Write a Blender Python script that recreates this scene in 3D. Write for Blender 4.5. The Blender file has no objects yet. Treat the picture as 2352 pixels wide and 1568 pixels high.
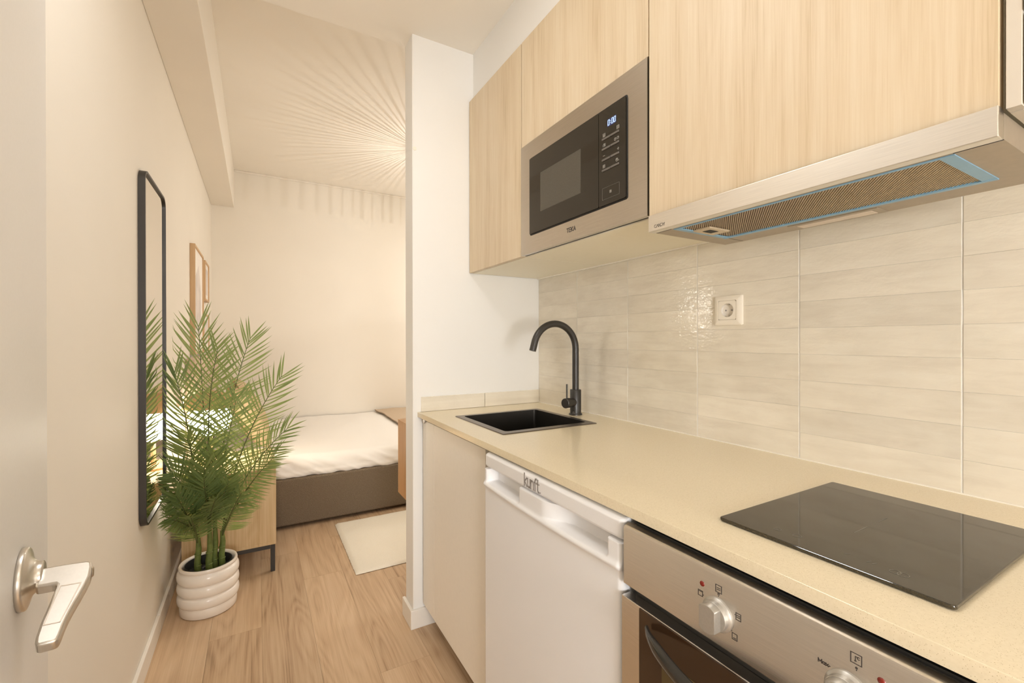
import bpy, bmesh, math, random
from mathutils import Vector, Matrix, noise
random.seed(7)
C = bpy.context.scene.collection
PI = math.pi

# ------------------------------------------------------------------ camera, world, lights, exposure
sc = bpy.context.scene
CAM = Vector((0, 0, 1.2))
yaw, pit, rol = math.radians(29.7657), math.radians(0.14165), math.radians(-0.06889)
c, s = math.cos(yaw), math.sin(yaw)
R0 = Matrix(((c, -s, 0), (0, 0, -1), (s, c, 0)))
P = Matrix(((1, 0, 0), (0, math.cos(pit), -math.sin(pit)), (0, math.sin(pit), math.cos(pit))))
Q = Matrix(((math.cos(rol), -math.sin(rol), 0), (math.sin(rol), math.cos(rol), 0), (0, 0, 1)))
R = Q @ P @ R0
cam = bpy.data.cameras.new('camera')
camo = bpy.data.objects.new('camera', cam)
C.objects.link(camo)
M = Matrix.Identity(4)
for i in range(3):
    M[i][0] = R[0][i]; M[i][1] = -R[1][i]; M[i][2] = -R[2][i]; M[i][3] = CAM[i]
camo.matrix_world = M
cam.sensor_width = 36
cam.lens = 1023.49 / 2352 * 36
cam.clip_start = 0.02
sc.camera = camo

w = bpy.data.worlds.new('world'); sc.world = w; w.use_nodes = True
w.node_tree.nodes['Background'].inputs[0].default_value = (1, .9, .78, 1)
w.node_tree.nodes['Background'].inputs[1].default_value = 0.05

def area(name, loc, size, power, col, rot=(0, 0, 0), shape='DISK', size_y=None, spread=None):
    l = bpy.data.lights.new(name, 'AREA'); l.shape = shape; l.size = size
    if size_y: l.size_y = size_y
    if spread: l.spread = spread
    l.energy = power; l.color = col
    o = bpy.data.objects.new(name, l); C.objects.link(o); o.location = loc; o.rotation_euler = rot
    return o
WARM = (1, .97, .92)
KIT = (1, 1.0, 1.0)
area('kitchen_ceiling_light', (.0, .98, 2.46), .36, 4.9, KIT)
area('hall_ceiling_fill', (.30, -1.1, 2.46), .4, 2.4, KIT)  # unseen fill added overhead behind the camera
area('hall_fill_light', (-.10, -2.0, 1.15), .8, 46.0, KIT, (math.radians(90), 0, math.radians(4)))  # unseen soft fill, added to lift the tiles and cabinet undersides
area('bedroom_ceiling_fill', (2.2, 3.2, 2.74), .5, 14, WARM)  # unseen fill, added to raise the bedroom light level
fl_ = bpy.data.lights.new('bedroom_glint_light', 'POINT'); fl_.energy = 19; fl_.color = WARM; fl_.shadow_soft_size = .11  # unseen point light, added for glints on the tiles
flo = bpy.data.objects.new('bedroom_glint_light', fl_); C.objects.link(flo); flo.location = (2.4, 4.1, 1.62)

vs = sc.view_settings
sc.display_settings.display_device = 'sRGB'
vs.view_transform = 'Standard'; vs.look = 'None'; vs.exposure = 0.47; vs.gamma = 1.0; vs.use_curve_mapping = False
sc.cycles.max_bounces = 12; sc.cycles.diffuse_bounces = 6; sc.cycles.glossy_bounces = 6
sc.cycles.caustics_reflective = False; sc.cycles.caustics_refractive = False
sc.cycles.sample_clamp_indirect = 12; sc.cycles.blur_glossy = .1

# ------------------------------------------------------------------ materials
def srgb(r, g, b):
    f = lambda v: (v / 255 / 12.92) if v / 255 <= .04045 else ((v / 255 + .055) / 1.055) ** 2.4
    return (f(r), f(g), f(b), 1)

class NT:
    def __init__(self, name):
        self.m = bpy.data.materials.new(name); self.m.use_nodes = True
        self.t = self.m.node_tree; self.b = self.t.nodes['Principled BSDF']; self.out = self.t.nodes['Material Output']
    def n(self, typ, **kw):
        x = self.t.nodes.new(typ)
        for k, v in kw.items():
            if k in x.inputs: x.inputs[k].default_value = v
            else: setattr(x, k, v)
        return x
    def l(self, a, b): self.t.links.new(a, b)
    def coord(self, scale=(1, 1, 1), rnd=False):
        tc = self.n('ShaderNodeTexCoord'); mp = self.n('ShaderNodeMapping'); mp.inputs['Scale'].default_value = scale
        src = tc.outputs['Object']
        if rnd:
            oi = self.n('ShaderNodeObjectInfo'); mu = self.n('ShaderNodeVectorMath', operation='SCALE')
            cx = self.n('ShaderNodeCombineXYZ')
            self.l(oi.outputs['Random'], cx.inputs[0]); self.l(oi.outputs['Random'], cx.inputs[1]); self.l(oi.outputs['Random'], cx.inputs[2])
            self.l(cx.outputs[0], mu.inputs[0]); mu.inputs['Scale'].default_value = 13.7
            ad = self.n('ShaderNodeVectorMath', operation='ADD'); self.l(src, ad.inputs[0]); self.l(mu.outputs[0], ad.inputs[1]); src = ad.outputs[0]
        self.l(src, mp.inputs['Vector']); return mp.outputs[0]
    def noise(self, vec, scale=5, detail=4, rough=.5, dist=0):
        x = self.n('ShaderNodeTexNoise'); self.l(vec, x.inputs['Vector'])
        x.inputs['Scale'].default_value = scale; x.inputs['Detail'].default_value = detail
        x.inputs['Roughness'].default_value = rough; x.inputs['Distortion'].default_value = dist
        return x.outputs['Fac']
    def ramp(self, fac, stops):
        x = self.n('ShaderNodeValToRGB'); e = x.color_ramp.elements
        while len(e) < len(stops): e.new(.5)
        for i, (p, col) in enumerate(stops): e[i].position = p; e[i].color = col if len(col) == 4 else (*col, 1)
        self.l(fac, x.inputs['Fac']); return x.outputs['Color']
    def mix(self, a, b, fac, mode='MIX'):
        x = self.n('ShaderNodeMix', data_type='RGBA', blend_type=mode)
        for i, v in ((6, a), (7, b), (0, fac)):
            if hasattr(v, 'links'): self.l(v, x.inputs[i])
            else: x.inputs[i].default_value = v
        return x.outputs[2]
    def bump(self, h, strength=.3, dist=.001, prev=None):
        x = self.n('ShaderNodeBump'); self.l(h, x.inputs['Height']); x.inputs['Strength'].default_value = strength; x.inputs['Distance'].default_value = dist
        if prev: self.l(prev, x.inputs['Normal'])
        self.l(x.outputs[0], self.b.inputs['Normal']); return x.outputs[0]
    def set(self, col=None, rough=None, metal=None, spec=None, coat=None):
        if col is not None:
            if hasattr(col, 'links'): self.l(col, self.b.inputs['Base Color'])
            else: self.b.inputs['Base Color'].default_value = col if len(col) == 4 else (*col, 1)
        if rough is not None:
            if hasattr(rough, 'links'): self.l(rough, self.b.inputs['Roughness'])
            else: self.b.inputs['Roughness'].default_value = rough
        if metal is not None: self.b.inputs['Metallic'].default_value = metal
        if spec is not None: self.b.inputs['Specular IOR Level'].default_value = spec
        if coat is not None: self.b.inputs['Coat Weight'].default_value = coat
        return self.m

def plain(name, col, rough=.5, metal=0, spec=.5, nscale=60, bump=.05, var=.04):
    n = NT(name); v = n.coord()
    f = n.noise(v, nscale, 3)
    c = Vector(col[:3])
    colr = n.ramp(f, [(.3, tuple(c * (1 - var))), (.7, tuple(c * (1 + var)))])
    n.set(colr, rough, metal, spec); n.bump(f, bump, .001); return n.m

def paint(name, col, rough=.6):
    n = NT(name); v = n.coord(); f = n.noise(v, 140, 4, .6); g = n.noise(v, 2.2, 2)
    c = Vector(col[:3])
    n.set(n.ramp(g, [(.3, tuple(c * .985)), (.7, tuple(c * 1.015))]), rough, spec=.35); n.bump(f, .12, .0006); return n.m

def wood(name, cols, axis='z', fine=1.0, rough=.5, rings=0, rnd=False, var=0.0, pore=0):
    """long streaks along one axis, optional cathedral rings, optional per-object tone"""
    n = NT(name)
    ai = 'xyz'.index(axis)
    sc1 = [70 * fine] * 3; sc1[ai] = 1.6 * fine
    sc2 = [9 * fine] * 3; sc2[ai] = .55 * fine
    f1 = n.noise(n.coord(tuple(sc1), rnd), 1, 5, .6, .3)
    f2 = n.noise(n.coord(tuple(sc2), rnd), 1, 3, .5, .6)
    m = n.n('ShaderNodeMath', operation='MULTIPLY_ADD'); n.l(f2, m.inputs[0]); m.inputs[1].default_value = .55
    m2 = n.n('ShaderNodeMath', operation='MULTIPLY'); n.l(f1, m2.inputs[0]); m2.inputs[1].default_value = .45
    n.l(m2.outputs[0], m.inputs[2]); fac = m.outputs[0]
    if pore:
        sp_ = [130 * pore] * 3; sp_[ai] = 2.6 * pore
        f3 = n.noise(n.coord(tuple(sp_), rnd), 1, 3, .65, .2)
        q1 = n.n('ShaderNodeMath', operation='MULTIPLY_ADD'); n.l(f3, q1.inputs[0]); q1.inputs[1].default_value = .42; n.l(fac, q1.inputs[2])
        q2 = n.n('ShaderNodeMath', operation='SUBTRACT'); n.l(q1.outputs[0], q2.inputs[0]); q2.inputs[1].default_value = .21
        fac = q2.outputs[0]
    if rings:
        s3 = [5.5 * fine] * 3; s3[ai] = .75 * fine
        wv = n.n('ShaderNodeTexNoise'); n.l(n.coord(tuple(s3), rnd), wv.inputs['Vector']); wv.inputs['Scale'].default_value = 1; wv.inputs['Detail'].default_value = 1.5
        wv.inputs['Distortion'].default_value = .3
        mu = n.n('ShaderNodeMath', operation='MULTIPLY'); n.l(wv.outputs['Fac'], mu.inputs[0]); mu.inputs[1].default_value = 26
        fr = n.n('ShaderNodeMath', operation='PINGPONG'); n.l(mu.outputs[0], fr.inputs[0]); fr.inputs[1].default_value = 1
        sub = n.n('ShaderNodeMath', operation='MULTIPLY_ADD'); n.l(fr.outputs[0], sub.inputs[0]); sub.inputs[1].default_value = rings; 
        n.l(fac, sub.inputs[2]); 
        su2 = n.n('ShaderNodeMath', operation='SUBTRACT'); n.l(sub.outputs[0], su2.inputs[0]); su2.inputs[1].default_value = rings * .5
        fac = su2.outputs[0]
    col = n.ramp(fac, cols)
    if var:
        oi = n.n('ShaderNodeObjectInfo'); r = n.n('ShaderNodeMapRange'); n.l(oi.outputs['Random'], r.inputs[0])
        r.inputs[3].default_value = 1 - var; r.inputs[4].default_value = 1 + var
        hs = n.n('ShaderNodeHueSaturation'); n.l(r.outputs[0], hs.inputs['Value']); n.l(col, hs.inputs['Color']); col = hs.outputs[0]
    n.set(col, rough, spec=.4); n.bump(fac, .15, .0008); return n.m

M_ = {}
M_['paint_white'] = paint('white wall paint', (.80, .79, .765))
M_['paint_beige'] = paint('cream wall paint', (.80, .75, .67))
M_['ceiling_paint'] = paint('ceiling paint', (.83, .785, .71))
M_['skirting'] = plain('skirting lacquer', (.82, .78, .72), .4, bump=.02, var=.01)
M_['door_white'] = plain('door lacquer', (.81, .795, .775), .45, bump=.04, nscale=240, var=.01)
M_['cab_wood'] = wood('pale elm laminate', [(.34, (.55, .43, .275)), (.44, (.62, .50, .34)), (.54, (.655, .54, .38)), (.66, (.68, .575, .42))], 'z', 1.8, .45, .035, False, 0, 3.0)
M_['oak'] = wood('oak veneer', [(.28, (.45, .30, .15)), (.46, (.575, .41, .225)), (.58, (.63, .465, .27)), (.74, (.68, .52, .315))], 'z', 1.3, .45, .10, False, 0, 1.8)
M_['console_oak'] = wood('stained oak', [(.28, (.36, .18, .075)), (.5, (.50, .28, .125)), (.72, (.58, .345, .17))], 'z', 1, .45, .1)
M_['frame_oak'] = wood('picture frame oak', [(.3, (.50, .32, .17)), (.7, (.64, .44, .25))], 'z', 2, .5)
M_['floor'] = wood('oak laminate plank', [(.27, (.335, .215, .122)), (.42, (.50, .342, .21)), (.56, (.57, .405, .255)), (.74, (.63, .465, .31))], 'y', 1.2, .42, .15, True, .07, 1.6)
M_['floor_base'] = plain('plank joint', (.36, .24, .15), .7)
M_['cab_beige'] = plain('beige cabinet laminate', (.84, .79, .71), .42, bump=.02, var=.01)
M_['cab_beige_shaded'] = plain('shaded beige cabinet laminate', (.62, .56, .475), .5, bump=.02, var=.01)  # same beige as the base units, shade painted in by darkening it
M_['cab_cream'] = plain('cream carcass laminate', (.88, .83, .69), .5, bump=.02, var=.01)
M_['white_plastic'] = plain('white plastic', (.81, .805, .81), .28, bump=.02, var=.008)
M_['fridge_door'] = plain('white enamelled door', (.81, .805, .81), .3, bump=.05, nscale=400, var=.006)
M_['black'] = plain('black void', (.012, .011, .009), .6)
M_['black_metal'] = plain('matt black metal', (.028, .024, .020), .38, 0, .5, 400, .06, .08)
M_['mirror_frame'] = plain('black mirror frame', (.035, .030, .025), .42, 0, .5, 300, .05)
M_['handle_black'] = plain('glossy black handle', (.03, .028, .025), .18)
M_['dark_glass'] = plain('black glass', (.022, .018, .013), .07, 0, .5, 3, .0, .02)
M_['hob_glass'] = plain('hob ceramic glass', (.035, .027, .014), .045, 0, .75, 700, .006, .3)
M_['oven_glass'] = plain('oven door glass', (.045, .024, .012), .06, 0, .45, 3, 0, .02)
M_['oven_window'] = plain('oven window', (.085, .06, .025), .12, 0, .5, 20, 0, .1)
M_['micro_window'] = plain('microwave window mesh', (.085, .078, .062), .2, 0, .4, 900, .05, .15)
M_['sink_black'] = plain('black sink steel', (.035, .031, .026), .33, .6, .5, 200, .03)
M_['sink_rim'] = plain('gunmetal sink rim', (.17, .145, .125), .3, .9, .5, 200, .03)
M_['chrome'] = plain('satin nickel', (.66, .625, .57), .31, 1, .5, 300, .02, .02)
M_['knob'] = plain('silver knob', (.50, .48, .44), .38, .75, .5, 300, .02)
M_['red'] = plain('red indicator lens', (.20, .016, .008), .25)
M_['print_dark'] = plain('dark print', (.05, .04, .035), .5, bump=0)
M_['print_grey'] = plain('grey print', (.28, .26, .25), .5, bump=0)
M_['print_light'] = plain('light print', (.36, .34, .30), .5, bump=0)
M_['print_faint'] = plain('faint hob print', (.15, .14, .12), .06, bump=0)
M_['button'] = plain('dark grey button', (.13, .115, .10), .35)
M_['film_blue'] = plain('blue protective film', (.22, .42, .60), .35, 0, .5, 30, .1)
M_['filter'] = plain('aluminium filter', (.62, .52, .38), .4, .4, .5, 300, .05)
M_['filter_gap'] = plain('filter gap', (.17, .115, .085), .7)
M_['lens'] = plain('frosted lens', (.68, .58, .48), .3)
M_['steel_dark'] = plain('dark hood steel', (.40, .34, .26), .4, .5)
M_['pot'] = plain('glazed ceramic', (.86, .80, .73), .22, 0, .5, 25, .03, .02)
M_['soil_dark'] = plain('dark inner pot', (.02, .02, .018), .6)
M_['pebble'] = plain('grey plant filler', (.10, .10, .095), .8, 0, .3, 120, 1.0, .4)
M_['stem'] = plain('green stem', (.13, .17, .04), .5, 0, .4, 50, .3, .2)
M_['rachis'] = plain('dark leaf stalk', (.10, .12, .035), .5)
M_['dark_brown'] = plain('boucle upholstery', (.18, .14, .098), .95, 0, .1, 260, 1.0, .28)
M_['headboard'] = plain('taupe headboard fabric', (.60, .48, .37), .95, 0, .1, 260, .6, .15)
M_['sheet'] = plain('white cotton', (.83, .80, .76), .85, 0, .15, 500, .1, .01)
M_['linen'] = plain('tan linen', (.56, .425, .27), .95, 0, .1, 420, .5, .12)
M_['throw'] = plain('beige throw', (.52, .41, .30), .95, 0, .1, 300, .8, .16)
M_['throw_edge'] = plain('throw hem', (.30, .22, .15), .95)
M_['rug'] = plain('cream pile rug', (.82, .77, .66), .97, 0, .05, 420, 1.0, .07)
M_['paper'] = plain('picture mat board', (.85, .80, .74), .8, bump=.01)
M_['print_art'] = plain('pale art print', (.70, .64, .60), .8, 0, .3, 6, 0, .16)
M_['lamp_shade'] = plain('woven tan lampshade', (.50, .33, .17), .9, 0, .2, 300, .6, .2)
M_['rattan'] = plain('rattan ribs', (.55, .40, .24), .7)
M_['grey_metal'] = plain('grey metal bracket', (.48, .44, .40), .35, .8)
M_['switch_white'] = plain('white socket plastic', (.84, .78, .68), .3, bump=.01, var=.005)
M_['socket_in'] = plain('white socket well', (.74, .69, .62), .35, bump=.01, var=.005)
M_['sealant'] = plain('white sealant', (.86, .82, .74), .4)

def brushed(name, col, axis='y', rough=.3):
    n = NT(name); ai = 'xyz'.index(axis); s_ = [900] * 3; s_[ai] = 14
    f = n.noise(n.coord(tuple(s_)), 1, 3, .6)
    c = Vector(col)
    n.set(n.ramp(f, [(.3, tuple(c * .93)), (.7, tuple(c * 1.05))]), rough, 1)
    n.bump(f, .10, .0003); return n.m
M_['steel'] = brushed('brushed steel', (.74, .70, .645), 'y', .27)
M_['hood_steel'] = brushed('brushed hood steel', (.82, .785, .73), 'y', .28)
M_['steel_frame'] = brushed('brushed steel surround', (.56, .52, .465), 'y', .24)
M_['steel_edge'] = brushed('brushed steel trim', (.55, .48, .40), 'y', .3)

def tile_mat():
    n = NT('glazed handmade tile')
    v = n.coord((1, 1, 1), True)
    st = n.noise(n.coord((1, 7, 42), True), 1, 4, .6, .5)
    cl = n.noise(v, 9, 3)
    col = n.ramp(st, [(.25, (.69, .63, .53)), (.5, (.745, .69, .585)), (.8, (.785, .74, .64))])
    col2 = n.ramp(cl, [(.35, (.96, .955, .95)), (.65, (1.03, 1.03, 1.03))])
    col = n.mix(col, col2, 1.0, 'MULTIPLY')
    oi = n.n('ShaderNodeObjectInfo'); r = n.n('ShaderNodeMapRange'); n.l(oi.outputs['Random'], r.inputs[0]); r.inputs[3].default_value = .94; r.inputs[4].default_value = 1.05
    hs = n.n('ShaderNodeHueSaturation'); n.l(r.outputs[0], hs.inputs['Value']); n.l(col, hs.inputs['Color'])
    n.set(hs.outputs[0], .035, spec=.55)
    b1 = n.noise(n.coord((1, 30, 75), True), 1, 3, .55, .4)
    b2 = n.noise(v, 130, 2)
    p = n.bump(b1, 1.0, .0008); n.bump(b2, 1.0, .00028, p)
    return n.m
M_['tile'] = tile_mat()

def quartz():
    n = NT('speckled quartz'); v = n.coord()
    vo = n.n('ShaderNodeTexVoronoi'); n.l(v, vo.inputs['Vector']); vo.inputs['Scale'].default_value = 620
    f = n.noise(v, 260, 3)
    base = n.ramp(f, [(.3, (.745, .65, .465)), (.7, (.79, .695, .51))])
    wn = n.n('ShaderNodeTexWhiteNoise'); n.l(vo.outputs['Color'], wn.inputs['Vector'])
    lt = n.n('ShaderNodeMath', operation='LESS_THAN'); n.l(vo.outputs['Distance'], lt.inputs[0]); lt.inputs[1].default_value = .26
    gt = n.n('ShaderNodeMath', operation='GREATER_THAN'); n.l(wn.outputs['Value'], gt.inputs[0]); gt.inputs[1].default_value = .72
    mm = n.n('ShaderNodeMath', operation='MULTIPLY'); n.l(lt.outputs[0], mm.inputs[0]); n.l(gt.outputs[0], mm.inputs[1])
    col = n.mix(base, (.52, .42, .26, 1), mm.outputs[0])
    n.set(col, .16, spec=.5); return n.m
M_['quartz'] = quartz()

def leaf_mat():
    n = NT('palm leaflet'); v = n.coord()
    f = n.noise(v, 14, 2)
    col = n.ramp(f, [(.3, (.13, .21, .078)), (.55, (.19, .28, .105)), (.75, (.265, .335, .14))])
    n.set(col, .42, spec=.4)
    tr = n.n('ShaderNodeBsdfTranslucent'); tr.inputs[0].default_value = (.42, .46, .13, 1)
    mx = n.n('ShaderNodeMixShader'); mx.inputs[0].default_value = .30
    n.l(n.b.outputs[0], mx.inputs[1]); n.l(tr.outputs[0], mx.inputs[2]); n.l(mx.outputs[0], n.out.inputs[0]); return n.m
M_['leaf'] = leaf_mat()

def emis(name, col, st):
    n = NT(name); n.b.inputs['Emission Color'].default_value = (*col, 1); n.b.inputs['Emission Strength'].default_value = st
    n.set((.02, .02, .02, 1), .5); return n.m
M_['globe'] = emis('glowing lamp globe', (1, .90, .74), 22)
M_['bulb'] = emis('glowing bulb', (1, .9, .75), 8)
M_['digits'] = emis('blue white display digits', (.50, .66, 1), 1.3)
M_['digit_halo'] = emis('blue display backlight', (.05, .12, .8), .10)

def mirror_mat():
    n = NT('mirror silver'); n.set((.86, .84, .80), .015, 1); return n.m
M_['mirror'] = mirror_mat()

# ------------------------------------------------------------------ mesh helpers
WL = {}
class MB:
    def __init__(self): self.bm = bmesh.new(); self.hard = False
    def box(self, x0, x1, y0, y1, z0, z1, bev=0, seg=2):
        self.hard = True; b2 = bmesh.new()
        r = bmesh.ops.create_cube(b2, size=1)
        for v in b2.verts:
            v.co = Vector((x0 if v.co.x < 0 else x1, y0 if v.co.y < 0 else y1, z0 if v.co.z < 0 else z1))
        if bev: bmesh.ops.bevel(b2, geom=list(b2.edges), offset=bev, segments=seg, affect='EDGES', profile=.5)
        self.merge(b2); return self
    def merge(self, b2):
        m = bpy.data.meshes.new('t'); b2.to_mesh(m); b2.free(); self.bm.from_mesh(m); bpy.data.meshes.remove(m)
    def faces(self, verts, faces):
        vs = [self.bm.verts.new(v) for v in verts]
        for f in faces:
            try: self.bm.faces.new([vs[i] for i in f])
            except ValueError: pass
        return self
    def tube(self, pts, rad, n=12, cap=True, flat=None):
        pts = [Vector(p) for p in pts]
        k = len(pts); rr = rad if hasattr(rad, '__len__') else [rad] * k
        t0 = (pts[1] - pts[0]).normalized()
        up = Vector((0, 0, 1)) if abs(t0.z) < .9 else Vector((1, 0, 0))
        u = (up - t0 * up.dot(t0)).normalized(); rings = []
        for i, p in enumerate(pts):
            t = (pts[min(i + 1, k - 1)] - pts[max(i - 1, 0)]).normalized()
            u = (u - t * u.dot(t)).normalized(); v = t.cross(u)
            a, b = (rr[i], rr[i]) if flat is None else (rr[i] * flat[0], rr[i] * flat[1])
            rings.append([self.bm.verts.new(p + u * math.cos(2 * PI * j / n) * a + v * math.sin(2 * PI * j / n) * b) for j in range(n)])
        for i in range(k - 1):
            for j in range(n): self.bm.faces.new((rings[i][j], rings[i][(j + 1) % n], rings[i + 1][(j + 1) % n], rings[i + 1][j]))
        if cap:
            self.bm.faces.new(rings[0][::-1]); self.bm.faces.new(rings[-1])
        return self
    def lathe(self, prof, org=(0, 0, 0), axis=(0, 0, 1), n=40, sx=1, sy=1, cap0=False, cap1=False):
        org = Vector(org); ax = Vector(axis).normalized()
        up = Vector((1, 0, 0)) if abs(ax.x) < .9 else Vector((0, 1, 0))
        u = (up - ax * up.dot(ax)).normalized(); v = ax.cross(u)
        rings = [[self.bm.verts.new(org + ax * h + u * math.cos(2 * PI * j / n) * r * sx + v * math.sin(2 * PI * j / n) * r * sy) for j in range(n)] for r, h in prof]
        for i in range(len(rings) - 1):
            for j in range(n): self.bm.faces.new((rings[i][j], rings[i][(j + 1) % n], rings[i + 1][(j + 1) % n], rings[i + 1][j]))
        if cap0: self.bm.faces.new(rings[0][::-1])
        if cap1: self.bm.faces.new(rings[-1])
        return self
    def prism(self, poly, o, u, v, d, bev=0, seg=2):
        """polygon (a,b) in plane o+u*a+v*b, extruded by vector d"""
        self.hard = True; o, u, v, d = Vector(o), Vector(u), Vector(v), Vector(d)
        b2 = bmesh.new()
        f = b2.faces.new([b2.verts.new(o + u * a + v * b) for a, b in poly])
        r = bmesh.ops.extrude_face_region(b2, geom=[f])
        bmesh.ops.translate(b2, verts=[x for x in r['geom'] if isinstance(x, bmesh.types.BMVert)], vec=d)
        bmesh.ops.recalc_face_normals(b2, faces=list(b2.faces))
        if bev: bmesh.ops.bevel(b2, geom=list(b2.edges), offset=bev, segments=seg, affect='EDGES', profile=.5)
        self.merge(b2); return self
    def strokes(self, polys, o, u, v, wid, d, closed=False):
        d = Vector(d); cnt = 0
        for pl in polys:
            for (a0, b0), (a1, b1) in zip(pl[:-1], pl[1:]):
                cnt += 1; dk = d * (1 + .025 * (cnt % 9))
                L = math.hypot(a1 - a0, b1 - b0)
                if L < 1e-9: continue
                tx, ty = (a1 - a0) / L * wid / 2, (b1 - b0) / L * wid / 2
                self.prism([(a0 - tx + ty, b0 - ty - tx), (a1 + tx + ty, b1 + ty - tx), (a1 + tx - ty, b1 + ty + tx), (a0 - tx - ty, b0 - ty + tx)], o, u, v, dk)
        return self
    def build(self, name, mat, parent=None, smooth=40, recalc=True, flat=6e-5):
        if recalc: bmesh.ops.recalc_face_normals(self.bm, faces=list(self.bm.faces))
        off = WL.get(parent.name, Vector((0, 0, 0))) if parent else Vector((0, 0, 0))
        if off.length: bmesh.ops.translate(self.bm, verts=list(self.bm.verts), vec=-off)
        m = bpy.data.meshes.new(name); self.bm.to_mesh(m); self.bm.free()
        m.materials.append(M_[mat] if isinstance(mat, str) else mat)
        if smooth:
            m.set_sharp_from_angle(angle=math.radians(smooth))
            for p in m.polygons: p.use_smooth = not (self.hard and p.area > flat)
        o = bpy.data.objects.new(name, m); C.objects.link(o)
        if parent: o.parent = parent; WL[o.name] = off
        return o

def box(name, x0, x1, y0, y1, z0, z1, mat, parent=None, bev=0, seg=2):
    return MB().box(min(x0, x1), max(x0, x1), min(y0, y1), max(y0, y1), min(z0, z1), max(z0, z1), bev, seg).build(name, mat, parent)
def thing(name, label, cat, loc, group=None):
    o = bpy.data.objects.new(name, None); C.objects.link(o); o.location = loc; o.empty_display_size = .05
    o['label'] = label; o['category'] = cat
    if group: o['group'] = group
    WL[o.name] = Vector(loc); return o
def tag(o, label, cat, group=None):
    o['label'] = label; o['category'] = cat
    if group: o['group'] = group
    return o
def struct(o, label=None):
    o['kind'] = 'structure'
    if label: o['label'] = label
    return o
def part_label(o, l): o['label'] = l; return o

# ------------------------------------------------------------------ setting
XL, XR, YP, YB = -.36, 1.19, 1.819, 4.86
ZK, ZB = 2.477, 2.78
fl = struct(box('floor', XL - .1, 3.3, -2.5, 5.0, -.06, -.004, 'floor_base'), 'oak laminate plank floor')
struct(box('wall_left', XL - .1, XL, -2.5, YB + .1, -.06, 2.9, 'paint_beige'), 'cream wall carrying the mirror and picture frames')
struct(box('wall_back', XL - .1, 3.3, YB, YB + .1, -.06, 2.9, 'paint_beige'), 'cream wall behind the bed')
wr = struct(box('wall_right', 1.1913, 1.30, -2.5, YP + .05, -.06, 2.9, 'paint_white'), 'kitchen wall with stacked glazed beige tiles')
struct(box('wall_front', XL - .1, 1.3, -2.5, -2.4, -.06, 2.9, 'paint_beige'))
struct(box('wall_bedroom_right', 3.2, 3.3, 1.8, 5.0, -.06, 2.9, 'paint_beige'))
pt = struct(box('wall_partition', .563, 3.3, YP, 1.92, -.06, ZB + .1, 'paint_white', bev=.002), 'white partition wall end between kitchen and bedroom')
box('corner_seam', .5655, .567, YP - .0006, YP, .08, ZK, 'paint_beige', pt)
kc = MB().box(XL - .1, 1.3, -2.5, 1.92, ZK, ZB + .12).build('ceiling', 'ceiling_paint', smooth=0)
struct(kc, 'lower kitchen ceiling')
struct(box('ceiling_bedroom', XL - .1, 3.3, 1.92, YB + .1, ZB, ZB + .12, 'ceiling_paint'), 'higher bedroom ceiling')
struct(box('trim_1', XL, -.183, 1.92, YB, 2.432, ZB, 'paint_beige', bev=.003), 'boxed beam running along the top of the left wall')
struct(box('trim_2', .842, XR + .01, -1.2, YP, 2.262, ZK, 'paint_white'), 'white soffit above the wall cabinets')
struct(MB().box(-.183, 3.2, YB - .012, YB, ZB - .018, ZB, .003).build('trim_3', 'paint_beige'), 'thin cove strip at the top of the back wall')

def baseboard(name, x0, x1, y0, y1, h=.078):
    return struct(box(name, x0, x1, y0, y1, 0, h, 'skirting', bev=.0025))
baseboard('baseboard_left', XL, XL + .013, -2.4, 2.30)
baseboard('baseboard_left_bedroom', XL, XL + .013, 2.303, 3.15)
b = MB().prism([(.550, YP - .013), (1.0, YP - .013), (1.0, YP - .0003), (.5628, YP - .0003), (.5628, 1.933), (.550, 1.933)], (0, 0, 0), (1, 0, 0), (0, 1, 0), (0, 0, .078), .002)
struct(b.build('baseboard_partition', 'skirting'), 'white skirting wrapping the partition wall end')

# planks, one object each
W_, L_ = .185, 1.285
for k in range(-2, 10):
    x0 = .015 + W_ * k
    if x0 > 1.7: break
    o0 = {0: 2.14 - .62, -1: 2.14, 1: 2.46, -2: 1.7, 2: 1.63, 3: 2.25, 4: 1.9}.get(k, 2.14 + .37 * k)
    y = o0 - L_ * math.ceil((o0 + 1.0) / L_)
    while y < 4.2:
        xa, xb, ya, yb = max(x0, XL + .001), x0 + W_, max(y, -1.19), min(y + L_, 4.6)
        if k >= 4 and yb < 1.9: y += L_; continue
        if xb > xa and yb - ya > .05:
            g = .0003
            b = MB().box(xa + g - x0, xb - g - x0, ya + g - y, yb - g - y, -.004, 0)
            pl = b.build('plank', 'floor', fl, smooth=0)
            pl.location = (x0, y, 0)
        y += L_

# wall tiles, one object each
tm = {}
def tile(parent, loc, size):
    key = tuple(round(v, 4) for v in size)
    if key not in tm:
        o = MB().box(0, size[0], 0, size[1], 0, size[2], .0004, 2).build('tile', 'tile', parent); tm[key] = o.data
    else:
        o = bpy.data.objects.new('tile', tm[key]); C.objects.link(o); o.parent = parent
    o.location = loc
BH = .066
for k in range(7):
    y1 = 1.819 - .3003 * k; y0 = y1 - .3003
    for j in range(9):
        tile(wr, (1.19 + random.uniform(-.0004, .0004), y0 + .0014, .9008 + BH * j), (.0065, .2972, BH - .0003))
for x0, x1 in ((.598, .893), (.8955, 1.1885)):
    tile(pt, (x0, YP - .0068, .9008), (x1 - x0, .0068, .0615))
struct(box('trim_4', 1.181, 1.1955, -.3, YP - .002, 1.4945, 1.4985, 'sealant'), 'white sealant line above the tiles')
struct(box('trim_5', 1.1865, 1.1905, -.3, YP - .002, .8999, .9025, 'sealant'), 'white sealant line along the back of the worktop')

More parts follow.
